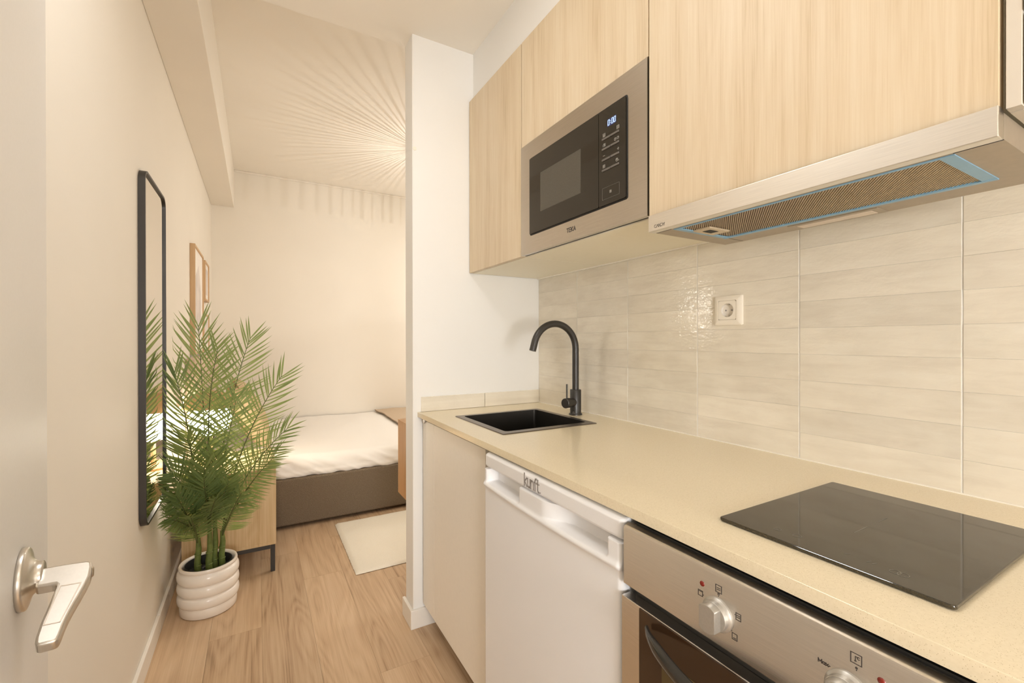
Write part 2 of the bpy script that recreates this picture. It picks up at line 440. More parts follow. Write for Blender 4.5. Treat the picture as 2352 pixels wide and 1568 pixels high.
# ------------------------------------------------------------------ wall cabinets
def wall_cabinet(name, label, y0, y1, z0, z1, zdoor, mat='cab_wood', xf=.82):
    t = thing(name, label, 'cabinet', (1.0, (y0 + y1) / 2, z0), 'wall cabinets over the worktop')
    box('carcass', xf + .019, 1.188, y0 + .0005, y1 - .0005, z0, z1, 'cab_cream', t)
    box('door', xf, xf + .018, y0 + .0015, y1 - .0015, zdoor, z1, mat, t, .0008)
    return t
wall_cabinet('wall_cabinet', 'narrow pale wood wall cabinet against the white partition wall', 1.366, 1.815, 1.498, 2.258, 1.499)
t = wall_cabinet('wall_cabinet', 'pale wood wall cabinet holding the built-in microwave', .7695, 1.364, 1.498, 2.258, 1.8845)
t = wall_cabinet('wall_cabinet', 'wide pale wood wall cabinet above the extractor hood', .1835, .7692, 1.4995, 2.258, 1.4975)
box('side_panel', .8385, .842, .1815, .1835, 1.4975, 2.258, 'cab_wood', t)
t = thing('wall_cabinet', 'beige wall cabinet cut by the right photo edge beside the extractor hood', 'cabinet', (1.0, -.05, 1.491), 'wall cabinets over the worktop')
box('filler_panel', .8215, .84, .1655, .1795, 1.491, 2.258, 'cab_beige_shaded', t, .0006)
box('carcass', .842, 1.188, -.35, .1795, 1.491, 2.258, 'cab_beige_shaded', t)
box('door', .8195, .838, -.35, .1625, 1.607, 2.258, 'cab_beige_shaded', t, .0008)
box('lower_panel', .8225, .838, -.35, .1635, 1.4925, 1.603, 'cab_beige_shaded', t, .0006)

# ------------------------------------------------------------------ microwave
t = thing('built_in_microwave', 'steel framed black built-in microwave with blue clock digits', 'microwave', (1.0, 1.068, 1.5))
U, V, D = (0, -1, 0), (0, 0, 1), (-.0004, 0, 0)
xf = .817
y0, y1, z0, z1 = .7710, 1.3625, 1.500, 1.882
gy0, gy1, gz0, gz1 = .837, 1.300, 1.560, 1.823
fr = MB()
fr.box(xf, xf + .012, y0, gy0, z0, z1).box(xf, xf + .012, gy1, y1, z0, z1).box(xf, xf + .012, gy0, gy1, gz1, z1).box(xf, xf + .012, gy0, gy1, z0, gz0)
fr.build('trim_frame', 'steel_frame', t, smooth=0)
box('body', xf + .0125, .8385, y0 + .002, y1 - .002, z0 + .001, z1 - .001, 'black', t)
def rrect(a0, a1, b0, b1, r, n=5):
    pts = []
    for cx, cy, st in ((a1 - r, b1 - r, 0), (a0 + r, b1 - r, 90), (a0 + r, b0 + r, 180), (a1 - r, b0 + r, 270)):
        for i in range(n + 1):
            an = math.radians(st + 90 * i / n); pts.append((cx + r * math.cos(an), cy + r * math.sin(an)))
    return pts
# black surround with rounded corners fills the steel opening
MB().prism(rrect(-gy1 - .001, -gy0 + .001, gz0 - .001, gz1 + .001, .006), (xf + .0115, 0, 0), U, V, (-.0125, 0, 0)).build('gasket', 'black', t)
dr = MB().prism(rrect(-gy1 + .002, -.9425, gz0 + .003, gz1 - .003, .003), (xf - .001, 0, 0), U, V, (-.004, 0, 0)).build('door', 'dark_glass', t)
part_label(dr, 'black glass microwave door')
wd = MB().prism([(-1.230, 1.625), (-1.019, 1.625), (-1.019, 1.753), (-1.230, 1.753)], (xf - .005, 0, 0), U, V, (-.0004, 0, 0)).build('window', 'micro_window', dr)
cp = MB().prism(rrect(-.9405, -gy0 - .002, gz0 + .003, gz1 - .003, .004), (xf - .001, 0, 0), U, V, (-.004, 0, 0)).build('control_panel', 'dark_glass', t)
xp = xf - .005
for i, zc in enumerate((1.741, 1.714, 1.685, 1.657)):
    for a, bb in ((.9265, .8945), (.8930, .8615)):
        MB().box(xp - .0022, xp + .001, bb, a, zc - .0028, zc + .0024, .0006).build('button', 'button', cp)
ob = MB(); ob.strokes([[(-.926, 1.578), (-.926, 1.609), (-.861, 1.609), (-.861, 1.578), (-.926, 1.578)]], (xp, 0, 0), U, V, .0007, (-.0006, 0, 0))
ob.build('release_button', 'button', cp)
def icon_set(groups, o, u, v, wid, d, mat, parent, extra=()):
    for g in groups:
        MB().strokes(g, o, u, v, wid, d).build('icon', mat, parent)
def sq(a, b_, s_, h=None):
    h = h or s_
    return [(a - s_, b_ - h), (a - s_, b_ + h), (a + s_, b_ + h), (a + s_, b_ - h), (a - s_, b_ - h)]
def circ(a, b_, r, n=10, a0=0, a1=360): return [(a + r * math.cos(math.radians(a0 + (a1 - a0) * i / n)), b_ + r * math.sin(math.radians(a0 + (a1 - a0) * i / n))) for i in range(n + 1)]
icon_set([[sq(-.919, 1.7515, .0042), [(-.923, 1.753), (-.915, 1.753)], [(-.923, 1.751), (-.915, 1.751)], [(-.923, 1.749), (-.915, 1.749)],
            ], [sq(-.866, 1.7525, .0042), sq(-.866, 1.7525, .002)],
            [circ(-.866, 1.725, .0035), [(-.866, 1.725), (-.8645, 1.727)]], [circ(-.876, 1.7245, .0035), [(-.876, 1.7245), (-.8745, 1.7265)]],
            [[(-.923, 1.721), (-.923, 1.726), (-.919, 1.729), (-.919, 1.721)], [(-.9165, 1.721), (-.9165, 1.728)], [(-.914, 1.721), (-.914, 1.728)]],
            [[(-.869, 1.6965), (-.862, 1.6965)], [(-.8655, 1.693), (-.8655, 1.700)]], [[(-.923, 1.6965), (-.916, 1.6965)]],
            [sq(-.9195, 1.668, .0038), sq(-.9195, 1.668, .0016)], [circ(-.870, 1.669, .004), circ(-.870, 1.670, .0015), [(-.866, 1.666), (-.862, 1.666)]],
            [sq(-.894, 1.594, .0030), sq(-.8935, 1.594, .0012)]], (xp, 0, 0), U, V, .0009, D, 'print_light', cp)
# clock 0:00 , seven-segment strokes slightly slanted
dg = MB(); zd, hh, ww = 1.771, .0135, .0065
def zero(a): 
    s_ = .0012
    return [[(a + .0008, zd + .0008), (a + s_ - .0004, zd + hh / 2 - .0008)], [(a + s_ - .0002, zd + hh / 2 + .0008), (a + s_ + .0004, zd + hh - .0008)],
            [(a + ww + .0008 - .0008, zd + .0008), (a + ww + .0004 - .0004, zd + hh / 2 - .0008)], [(a + ww + .0002, zd + hh / 2 + .0008), (a + ww + .0008, zd + hh - .0008)],
            [(a + .0018, zd), (a + ww - .0012, zd)], [(a + .0028, zd + hh), (a + ww - .0002, zd + hh)]]
for a in (-.9045, -.8905, -.8815): dg.strokes(zero(a), (xp - .0004, 0, 0), U, V, .0013, D)
for zz in (.0042, .0095): dg.strokes([[(-.8945, zd + zz - .0004), (-.8945, zd + zz + .0004)]], (xp - .0004, 0, 0), U, V, .0013, D)
part_label(dg.build('clock_digits', 'digits', cp), 'blue white digits reading 0:00')
MB().prism(rrect(-.9065, -.8725, zd - .003, zd + hh + .003, .002), (xp, 0, 0), U, V, (-.0002, 0, 0)).build('clock_backlight', 'digit_halo', cp)
# lettering on the lower steel frame
def letters(word, a, b_, h, gap, glyphs):
    out = []
    for ch in word:
        g, wch = glyphs[ch]
        for pl in g: out.append([(a + x * h, b_ + y * h) for x, y in pl])
        a += wch * h + gap * h
    return out
GT = {'T': ([[(0, 1), (.8, 1)], [(.4, 1), (.4, 0)]], .8), 'E': ([[(.7, 1), (0, 1), (0, 0), (.7, 0)], [(0, .5), (.6, .5)]], .7),
      'K': ([[(0, 0), (0, 1)], [(.75, 1), (.1, .5), (.75, 0)]], .75), 'A': ([[(0, 0), (.42, 1), (.84, 0)], [(.17, .3), (.67, .3)]], .84)}
MB().strokes(letters('TEKA', -1.0925, 1.5265, .0115, .2, GT), (xf, 0, 0), U, V, .0023, D).build('lettering', 'print_dark', t)

# ------------------------------------------------------------------ extractor hood
t = thing('extractor_hood', 'slim brushed steel extractor hood with blue filmed filter under the wide cabinet', 'hood', (.95, .472, 1.456))
hy0, hy1 = .183, .761
ZH = 1.456
box('front_panel', .810, .830, hy0, hy1, ZH, 1.4955, 'hood_steel', t, .0012)
hb = MB()   # underside plate with an opening for the filter
fx0, fx1, fy0, fy1 = .836, 1.026, .231, .709
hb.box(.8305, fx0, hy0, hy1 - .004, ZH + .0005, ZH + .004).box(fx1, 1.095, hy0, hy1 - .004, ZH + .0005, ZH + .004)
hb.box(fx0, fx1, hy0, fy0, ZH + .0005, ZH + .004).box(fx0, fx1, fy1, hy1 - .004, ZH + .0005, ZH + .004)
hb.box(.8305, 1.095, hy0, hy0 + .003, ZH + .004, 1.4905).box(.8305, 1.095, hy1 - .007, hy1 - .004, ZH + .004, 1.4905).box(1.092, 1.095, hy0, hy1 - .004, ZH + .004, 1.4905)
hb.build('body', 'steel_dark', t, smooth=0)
box('seam', .9, 1.09, .7035, .7045, ZH + .0001, ZH + .0006, 'black', t)
for ya, yb in ((hy0, .231), (.711, hy1 - .006)): box('front_gap', .8302, .832, ya, yb, ZH - .0001, ZH + .0007, 'black', t)
fb = MB(); e = .012
fb.box(fx0, fx0 + .006, fy0, fy1, ZH - .0008, ZH + .004).box(fx1 - .010, fx1, fy0, fy1, ZH - .0014, ZH + .004)
fb.box(fx0 + .006, fx1 - .010, fy0, fy0 + .017, ZH - .0008, ZH + .004).box(fx0 + .006, fx1 - .010, fy1 - .013, fy1, ZH - .0008, ZH + .004)
ff = fb.build('filter_frame', 'film_blue', t, smooth=0); part_label(ff, 'filter edge still in blue protective film')
ax0, ax1, ay0, ay1 = fx0 + .006, fx1 - .010, fy0 + .017, fy1 - .013
box('filter_backing', ax0, ax1, ay0, ay1, ZH + .003, ZH + .005, 'filter_gap', ff)
rb = MB(); dx, dy = .816, .578; nx, ny = -dy, dx
cx, cy = (ax0 + ax1) / 2, (ay0 + ay1) / 2
i = -70
for i in range(-66, 67):
    px, py = cx + nx * i * .0040, cy + ny * i * .0040
    ts = []
    lo, hi = -9, 9
    for (p, d, a, b_) in ((px, dx, ax0, ax1), (py, dy, ay0, ay1)):
        ta, tb = (a - p) / d, (b_ - p) / d
        lo, hi = max(lo, min(ta, tb)), min(hi, max(ta, tb))
    if hi - lo < .006: continue
    p0 = Vector((px + dx * lo, py + dy * lo, 0)); p1 = Vector((px + dx * hi, py + dy * hi, 0)); n_ = Vector((nx, ny, 0)) * .0011
    zt, zb = Vector((0, 0, ZH + .003)), Vector((0, 0, ZH + .0008))
    rb.faces([p0 - n_ + zt, p0 + n_ + zt, p0 + n_ * .5 + zb, p0 - n_ * .5 + zb, p1 - n_ + zt, p1 + n_ + zt, p1 + n_ * .5 + zb, p1 - n_ * .5 + zb],
             [(3, 2, 6, 7), (0, 3, 7, 4), (1, 5, 6, 2)])
rbo = rb.build('filter_ridges', 'filter', ff, smooth=0); rbo['kind'] = 'stuff'
box('latch', .888, .960, .652, .697, ZH - .0022, ZH + .002, 'filter', ff, .0008)
lt = box('lamp_cover', 1.041, 1.0905, .398, .566, ZH - .0010, ZH + .001, 'steel_dark', t, .0005)
box('latch_slot', .905, .935, .664, .684, ZH - .0028, ZH - .0021, 'black', ff)
box('lamp_lens', 1.053, 1.082, .412, .552, ZH - .0016, ZH - .0006, 'lens', lt, .0004)
GC = {'C': ([circ(.5, .5, .5, 12, 50, 310)], .85), 'A': ([[(0, 0), (.42, 1), (.84, 0)]], .84), 'N': ([[(0, 0), (0, 1), (.7, 0), (.7, 1)]], .7),
      'D': ([[(.1, 1)] + circ(.35, .5, .5, 10, 90, -90) + [(.0, 0)]], .85), 'Y': ([[(0, 1), (.42, .45), (.84, 1)], [(.42, .45), (.42, 0)]], .84)}
MB().strokes(letters('CANDY', -.7425, 1.4635, .0066, .15, GC), (.810, 0, 0), U, V, .0008, D).build('lettering', 'print_dark', t)

# ------------------------------------------------------------------ worktop, sink, faucet, hob
t = thing('worktop', 'cream speckled quartz worktop running along the tiled wall', 'worktop', (.9, .9, .88))
b = MB(); sx0, sx1, sy0, sy1 = .690, 1.050, 1.252, 1.624
xs, ys = [.583, sx0, sx1, 1.1895], [-.35, sy0, sy1, YP - .001]
vs_ = {}
def wv(i, j, z): return (xs[i], ys[j], z)
b.bm
grid = {(i, j, k): b.bm.verts.new((xs[i], ys[j], (.88, .90)[k])) for i in range(4) for j in range(4) for k in range(2)}
for i in range(3):
    for j in range(3):
        if (i, j) == (1, 1): continue
        for k in range(2): b.bm.faces.new([grid[i, j, k], grid[i + 1, j, k], grid[i + 1, j + 1, k], grid[i, j + 1, k]])
for i in range(3):
    for j in (0, 3): b.bm.faces.new([grid[i, j, 0], grid[i + 1, j, 0], grid[i + 1, j, 1], grid[i, j, 1]])
    for i2 in (0, 3): b.bm.faces.new([grid[i2, i, 0], grid[i2, i + 1, 0], grid[i2, i + 1, 1], grid[i2, i, 1]])
for (p, q) in (((1, 1), (2, 1)), ((2, 1), (2, 2)), ((2, 2), (1, 2)), ((1, 2), (1, 1))):
    b.bm.faces.new([grid[p[0], p[1], 0], grid[q[0], q[1], 0], grid[q[0], q[1], 1], grid[p[0], p[1], 1]])
eb = [e_ for e_ in b.bm.edges if all(abs(v.co.x - .583) < 1e-6 and abs(v.co.z - .9) < 1e-6 for v in e_.verts)]
bmesh.ops.bevel(b.bm, geom=eb, offset=.0018, segments=3, affect='EDGES', profile=.5)
b.build('slab', 'quartz', t, smooth=30)

t = thing('kitchen_sink', 'square black inset sink near the partition wall', 'sink', (.87, 1.44, .72))
ox0, ox1, oy0, oy1 = .676, 1.063, 1.240, 1.637
ix0, ix1, iy0, iy1 = .704, 1.040, 1.274, 1.616
rm = MB()
def ring(b, outer, inner):
    n = len(outer); vo = [b.bm.verts.new(p) for p in outer]; vi = [b.bm.verts.new(p) for p in inner]
    for i in range(n): b.bm.faces.new((vo[i], vo[(i + 1) % n], vi[(i + 1) % n], vi[i]))
o_ = rrect(ox0, ox1, oy0, oy1, .004, 4); i_ = rrect(ix0, ix1, iy0, iy1, .012, 4)
ring(rm, [(x, y, .9002) for x, y in o_], [(x, y, .9028) for x, y in rrect(ox0 + .002, ox1 - .002, oy0 + .002, oy1 - .002, .004, 4)])
ring(rm, [(x, y, .9028) for x, y in rrect(ox0 + .002, ox1 - .002, oy0 + .002, oy1 - .002, .004, 4)], [(x, y, .9024) for x, y in i_])
rm.build('rim', 'sink_rim', t)
bs = MB()
l0 = [(x, y, .9024) for x, y in i_]; l1 = [(x, y, .74) for x, y in rrect(ix0 + .004, ix1 - .004, iy0 + .004, iy1 - .004, .014, 4)]
l2 = [(x, y, .725) for x, y in rrect(ix0 + .02, ix1 - .02, iy0 + .02, iy1 - .02, .02, 4)]
ring(bs, l0, l1); ring(bs, l1, l2)
bs.bm.faces.new([bs.bm.verts.new(p) for p in l2]); bmesh.ops.remove_doubles(bs.bm, verts=list(bs.bm.verts), dist=1e-5)
bs.build('basin', 'sink_black', t)
MB().lathe([(.045, .7265), (.045, .729), (.036, .730), (.034, .727), (.001, .7265)], (.87, 1.445, 0)).build('drain', 'sink_rim', t)

t = thing('faucet', 'matt black gooseneck faucet standing behind the sink', 'faucet', (1.117, 1.436, .90))
fx, fy = 1.117, 1.436
MB().lathe([(.0001, .9005), (.0265, .9005), (.0265, .9045), (.0255, .906), (.0225, .9065), (.0225, 1.000), (.0215, 1.0015), (.0001, 1.0015)], (fx, fy, 0)).build('base', 'black_metal', t)
sp = [(fx, fy, 1.0), (fx, fy, 1.08), (fx, fy, 1.165)]
for i in range(1, 25):
    an = math.radians(180 * i / 24 * .93); rr = .1
    sp.append((fx - rr + rr * math.cos(an), fy, 1.165 + rr * math.sin(an) * 1.0))
la = Vector(sp[-1]) - Vector(sp[-2]); sp.append(tuple(Vector(sp[-1]) + la.normalized() * .028))
MB().tube(sp, .0132, 20).build('spout', 'black_metal', t)
ld = Vector((-1, -.28, 0)).normalized()
p0 = Vector((fx, fy, .952))
MB().tube([p0 + ld * .015, p0 + ld * .043], .0175, 24).build('valve', 'black_metal', t)
hl = MB().tube([p0 + ld * .044, p0 + ld * .068, p0 + ld * .070], [.0195, .0195, .0175], 24).tube([p0 + ld * .057 + Vector((0, 0, .017)), p0 + ld * .057 + Vector((0, 0, .075))], .0032, 10)
hl.build('lever', 'black_metal', t)
MB().strokes([[(0, 0), (.004, 0)], [(-.002, -.005), (.008, -.005)]], (fx - .0205, fy - .0105, .914), Vector((.45, -.89, 0)), V, .0014, (-.0012, -.0006, 0)).build('lettering', 'print_light', t)

t = thing('induction_hob', 'small black glass induction hob set on the worktop', 'hob', (.85, .327, .90))
MB().prism(rrect(.666, 1.035, .1825, .4725, .006), (0, 0, .9015), (1, 0, 0), (0, 1, 0), (0, 0, .005), .0014, 3).build('glass_plate', 'hob_glass', t)
MB().box(.676, 1.026, .192, .463, .9, .9016).build('under_frame', 'black', t)
pl_ = (0, 0, .9066)
HX, HY = (1, 0, 0), (0, 1, 0)
icon_set([[circ(.70, .395, .005), [(.697, .392), (.703, .398)]], [circ(.702, .367, .006)], [[(.7, .305), (.706, .3)]], [[(.699, .278), (.706, .276)]], [[(.699, .272), (.706, .270)]],
            [circ(.70, .248, .006), circ(.70, .240, .006)], [[(.79, .33), (.83, .33)]], [[(.856, .33), (.858, .33)]], [[(.87, .33), (.90, .33)]]], pl_, HX, HY, .0009, (0, 0, .0001), 'print_faint', t)

# ------------------------------------------------------------------ base units
t = thing('sink_cabinet', 'beige base cabinet with plain doors under the sink', 'cabinet', (.9, 1.51, 0))
box('door', .602, .620, 1.2165, 1.6715, .100, .868, 'cab_beige', t, .0006)
box('filler_panel', .602, .620, 1.6730, 1.803, .100, .868, 'cab_beige', t, .0006)
b = MB().box(.621, 1.185, 1.214, 1.230, .1, .875).box(.621, 1.185, 1.790, 1.804, .1, .875).box(.621, 1.185, 1.23, 1.79, .1, .116)
b.build('carcass', 'cab_beige', t)
box('plinth', .70, .716, 1.2, 1.80, 0, .1, 'black', t)
MB().prism([(0, 0), (.022, 0), (.022, .007), (.011, .020), (0, .012)], (.5935, 1.762, .878), (0, 1, 0), (0, 0, -1), (.006, 0, 0), .0006).build('rail_bracket', 'grey_metal', t)
box('rail', .605, .62, 1.2165, 1.803, .869, .8795, 'black', t)

# fridge
t = thing('fridge', 'white undercounter fridge with grey lettering on its top strip', 'fridge', (.88, .885, 0))
FX, fy0, fy1 = .575, .604, 1.172
box('body', .632, 1.15, fy0 + .004, fy1 - .004, .03, .872, 'white_plastic', t, .004)
MB().box(.66, 1.1, fy0 + .03, fy1 - .03, 0, .03).build('foot_rail', 'black', t)
def ss(a, b_, x):
    u = max(0, min(1, (x - a) / (b_ - a))); return u * u * (3 - 2 * u)
def fdepth(s_, z):
    """how far the front is pushed in at s (0 left .. 1 right) and height z"""
    d = 0.0
    W = fy1 - fy0
    m = s_ * W
    # rounded vertical edges
    for e_ in (m, W - m):
        if e_ < .012: d = max(d, .012 - math.sqrt(max(0, .012 ** 2 - (.012 - e_) ** 2)))
    capb = .8335
    arc = 4 * s_ * (1 - s_)
    lip = .791 - .006 * arc          # lower edge of the grip recess
    if z >= capb:
        h = (z - capb) / (.8735 - capb)
        d += .002 + .012 * max(0, h - .80) ** 2 / .04 + .004 * max(0, .15 - h) / .15
    else:
        top = 1 - ss(capb - .0045, capb - .0015, z) if False else 1
        pocketL = ss(.018, .030, m) * (1 - ss(.185, .205, m))
        pocketR = ss(.30, .40, m) * (1 - ss(W - .052, W - .036, m))
        low = ss(lip, lip + .007, z)
        pk = max(pocketL, pocketR) * low
        d += .034 * pk
        # shallow shadow gap below the cap between the pockets
        d += .016 * ss(capb - .006, capb - .003, z) * (1 - .0)
        # rolled lip under the pockets
        lipm = math.exp(-((z - (lip - .006)) / .007) ** 2)
        d -= .005 * lipm
        if z > lip - .012: d -= .001
    return d
b = MB(); ns, zz = 230, []
z = .10
zz = [.10, .2, .35, .5, .65, .74]
z = .755
while z < .8735: zz.append(z); z += .0013
zz.append(.8737)
ss_ = []
W = fy1 - fy0
i = 0
m = 0.0
while m < W:
    ss_.append(m / W); m += .0010 if (m < .014 or m > W - .014) else .0028
ss_.append(1.0)
gv = [[b.bm.verts.new((FX + fdepth(u, z), fy1 - u * W, z)) for u in ss_] for z in zz]
for i in range(len(zz) - 1):
    for j in range(len(ss_) - 1): b.bm.faces.new((gv[i][j], gv[i][j + 1], gv[i + 1][j + 1], gv[i + 1][j]))
# side, top and bottom returns
bk = .630
br = [[b.bm.verts.new((bk, fy1 - u * W, z)) for u in (0, 1)] for z in zz]
for i in range(len(zz) - 1):
    b.bm.faces.new((gv[i][0], gv[i + 1][0], br[i + 1][0], br[i][0])); b.bm.faces.new((gv[i][-1], br[i][1], br[i + 1][1], gv[i + 1][-1]))
for row, bb in ((gv[-1], br[-1]), (gv[0], br[0])): b.bm.faces.new(row + [bb[1], bb[0]])
b.build('door', 'fridge_door', t, smooth=50)
GK = {'k': ([[(0, 0), (0, 1.4)], [(.55, .95), (.08, .5), (.58, 0)]], .58), 'u': ([[(0, .95), (0, .3), (.08, .08), (.27, 0), (.45, .08), (.54, .3), (.54, .95)], [(.54, .3), (.54, 0)]], .54),
      'n': ([[(0, 0), (0, .95)], [(0, .65), (.1, .87), (.27, .95), (.45, .87), (.54, .65), (.54, 0)]], .54),
      'f': ([[(.18, 0), (.18, 1.1), (.27, 1.33), (.46, 1.38)], [(0, .9), (.42, .9)]], .40), 't': ([[(.16, 1.3), (.16, .2), (.27, .02), (.42, 0)], [(0, .9), (.40, .9)]], .42), '.': ([[(0, 0), (.02, 0)]], .05)}
MB().strokes(letters('kunft', -.9475, .8405, .0205, .19, GK), (FX + .0026, 0, 0), U, V, .0040, (-.0010, 0, 0)).strokes([[(-.8760, .8412), (-.8757, .8412)]], (FX + .0026, 0, 0), U, V, .0030, (-.0010, 0, 0)).build('lettering', 'print_grey', t)
MB().tube([(.60, fy0 + .008, .828), (.60, fy0 + .008, .838)], .004, 10).build('hinge_pin', 'grey_metal', t)

# oven
t = thing('oven', 'built-in steel oven with round knobs and a bowed black handle', 'oven', (.87, .3, .1))
OX, oy1, oy0 = .570, .597, .0
cpn = MB()
pr = [(OX + .0165, .762), (OX + .004, .762), (OX, .766), (OX, .864), (OX + .0015, .8675), (OX + .005, .869), (OX + .021, .869), (OX + .021, .762)]
o = Vector((0, oy1, 0))
b = MB(); b2 = bmesh.new()
f = b2.faces.new([b2.verts.new((x, oy1, z)) for x, z in pr]); r = bmesh.ops.extrude_face_region(b2, geom=[f])
bmesh.ops.translate(b2, verts=[x for x in r['geom'] if isinstance(x, bmesh.types.BMVert)], vec=(0, oy0 - oy1, 0)); b.merge(b2)
bmesh.ops.bevel(b.bm, geom=[e_ for e_ in b.bm.edges if abs(e_.verts[0].co.y - e_.verts[1].co.y) < 1e-5 and max(v.co.y for v in e_.verts) > oy1 - 1e-4 and min(v.co.x for v in e_.verts) < OX + .002], offset=.003, segments=3, affect='EDGES')
cpo = b.build('control_panel', 'steel', t, smooth=35)
box('body', .5925, 1.12, oy0, oy1 - .012, .12, .872, 'black', t)
for zt in ((.385, .40), (.275, .31)): pass
def knob(yc, zc):
    kb = MB()
    kb.lathe([(.0001, 0), (.0235, 0), (.0235, .003), (.0222, .0045), (.0205, .006), (.0200, .012), (.0195, .0125), (.0001, .0125)], (OX, yc, zc), (-1, 0, 0), 48)
    pts = []
    for i in range(13):
        an = math.radians(50 + 80 * i / 12); pts.append((.0195 * math.cos(an), .0195 * math.sin(an)))
    pts += [(-x, -y) for x, y in pts]
    kb.prism(pts, (OX - .010, yc, zc), U, V, (-.0155, 0, 0), .0008)
    o = kb.build('knob', 'knob', cpo, smooth=35); return o
knob(.4055, .8095); knob(.2435, .8080)
for yc, zc in ((.4315, .8405), (.2135, .8405)):
    MB().lathe([(.0001, .0018), (.0022, .0017), (.0036, .0008), (.0040, 0)], (OX, yc, zc), (-1, 0, 0), 20).build('indicator_light', 'red', cpo)
o1 = (OX, 0, 0)
thick = .0013
icon_set([[sq(-.4045, .8455, .0046, .0052), [(-.4068, .8468), (-.4022, .8468)], [(-.4068, .8443), (-.4022, .8443)], [(-.4089, .8405), (-.4089, .8507)], [(-.4001, .8405), (-.4001, .8507)]],
          [circ(-.4045, .8382, .0012, 8), [(-.4045, .8350), (-.4045, .8353)]],
          [sq(-.4345, .8255, .0037, .0040), [(-.4368, .8280), (-.4322, .8280)], [(-.4295, .8245), (-.4292, .8245)]],
          [sq(-.3745, .8215, .0035, .0046), [(-.3768, .8230), (-.3722, .8230)], [(-.3768, .8205), (-.3722, .8205)], [(-.3795, .8225), (-.3793, .8225)]],
          [sq(-.3800, .7915, .0036, .0042), [(-.3818, .7893), (-.3782, .7893)], [(-.3842, .7975), (-.3840, .7975)]],
          [sq(-.2365, .8500, .0052, .0056), [(-.2416, .8448), (-.2416, .8552)], [(-.2314, .8448), (-.2314, .8552)], [(-.2372, .8525), (-.2372, .8478)], [(-.2378, .8474), (-.2366, .8474)], [(-.2376, .8478), (-.2368, .8478)], [(-.2372, .8525), (-.2350, .8525)], circ(-.2342, .8515, .0012, 8, 60, 300)],
          [circ(-.2362, .8402, .0008, 8), [(-.2364, .8402), (-.2360, .8402)], [(-.2362, .8376), (-.2362, .8380)]]], o1, U, V, .0008, D, 'print_dark', cpo)
GM = {'M': ([[(0, 0), (0, 1), (.45, .3), (.9, 1), (.9, 0)]], .9), 'a': ([circ(.35, .35, .33, 8), [(.68, .7), (.68, 0)]], .7), 'x': ([[(0, .7), (.6, 0)], [(0, 0), (.6, .7)]], .6), '-': ([[(0, .35), (.15, .35)]], .3)}
MB().strokes(letters('Max-', -.2745, .8240, .0040, .22, GM), o1, U, V, .0009, D).build('lettering', 'print_dark', cpo)
dr = MB().box(.5675, .590, oy0, oy1 - .0005, .16, .744, .001).build('door', 'steel', t, smooth=0)
MB().box(.5655, .5676, oy0 + .045, oy1 - .044, .19, .7425, .0008).build('door_glass', 'oven_glass', dr)
MB().box(.5648, .5656, oy0 + .095, oy1 - .094, .27, .690).build('door_window', 'oven_window', dr)
hp = []; hr = []
for i in range(33):
    u = i / 32; y = .530 - u * .46; q = 2 * u - 1
    hp.append((.5635 - .058 * (1 - q * q) ** .8 - .004, y, .7225 - .0)); hr.append(.0125 * (.45 + .55 * min(1, (1 - abs(q)) * 5)))
hh_ = MB().tube(hp, hr, 16, flat=(.95, .62)); hh_.build('handle', 'handle_black', dr)
MB().box(.59, .592, oy0, oy1 - .012, .744, .762).build('gap_shadow', 'black', t)

# ------------------------------------------------------------------ wall socket and small cap
t = thing('wall_socket', 'square white wall socket on the tiles above the worktop', 'socket', (1.19, .81, 1.286))
fr = MB(); so = rrect(-.8535, -.7665, 1.2435, 1.3285, .003, 3); si = rrect(-.8475, -.7725, 1.2495, 1.3225, .002, 3)
ring(fr, [(1.190, -a, b_) for a, b_ in so], [(1.1835, -a, b_) for a, b_ in so])
ring(fr, [(1.1835, -a, b_) for a, b_ in so], [(1.1795, -a, b_) for a, b_ in si])
sc2 = rrect(-.8380, -.7820, 1.2585, 1.3145, .001, 3)
ring(fr, [(1.1795, -a, b_) for a, b_ in si], [(1.1795, -a, b_) for a, b_ in sc2])
ring(fr, [(1.1795, -a, b_) for a, b_ in sc2], [(1.1812, -a, b_) for a, b_ in sc2])
bmesh.ops.remove_doubles(fr.bm, verts=list(fr.bm.verts), dist=1e-6)
fr.build('frame', 'switch_white', t, smooth=35)
ins = MB(); sq_ = []
for k in range(48):
    an = 2 * PI * k / 48 + PI / 48; q_ = .0274 / max(abs(math.cos(an)), abs(math.sin(an))); sq_.append((-.81 + q_ * math.cos(an), 1.2865 + q_ * math.sin(an)))
n_ = len(sq_); ci = [(-.81 + .0195 * math.cos(math.radians(45 * 0) + 2 * PI * (i + .0) / n_), 1.2865 + .0195 * math.sin(2 * PI * i / n_)) for i in range(n_)]
# rotate circle samples to start like the square ones
an0 = math.atan2(sq_[0][1] - 1.2865, sq_[0][0] + .81)
ci = [(-.81 + .0195 * math.cos(math.atan2(b_ - 1.2865, a + .81)), 1.2865 + .0195 * math.sin(math.atan2(b_ - 1.2865, a + .81))) for a, b_ in sq_]
ring(ins, [(1.1835, -a, b_) for a, b_ in sq_], [(1.1800, -a, b_) for a, b_ in sq_])
ring(ins, [(1.1800, -a, b_) for a, b_ in sq_], [(1.1800, -a, b_) for a, b_ in ci])
bmesh.ops.remove_doubles(ins.bm, verts=list(ins.bm.verts), dist=1e-6)
ins.build('insert', 'switch_white', t, smooth=35)
wl = MB(); wl.lathe([(.0195, 0), (.0187, -.0085), (.0001, -.0085)], (1.1800, .81, 1.2865), (-1, 0, 0), 40); wl.build('well', 'socket_in', t, smooth=35)
for yy in (.8195, .8005): MB().lathe([(.0001, 0), (.0027, 0), (.0027, -.0006)], (1.1882, yy, 1.2865), (-1, 0, 0), 14).build('pin_hole', 'print_grey', t)
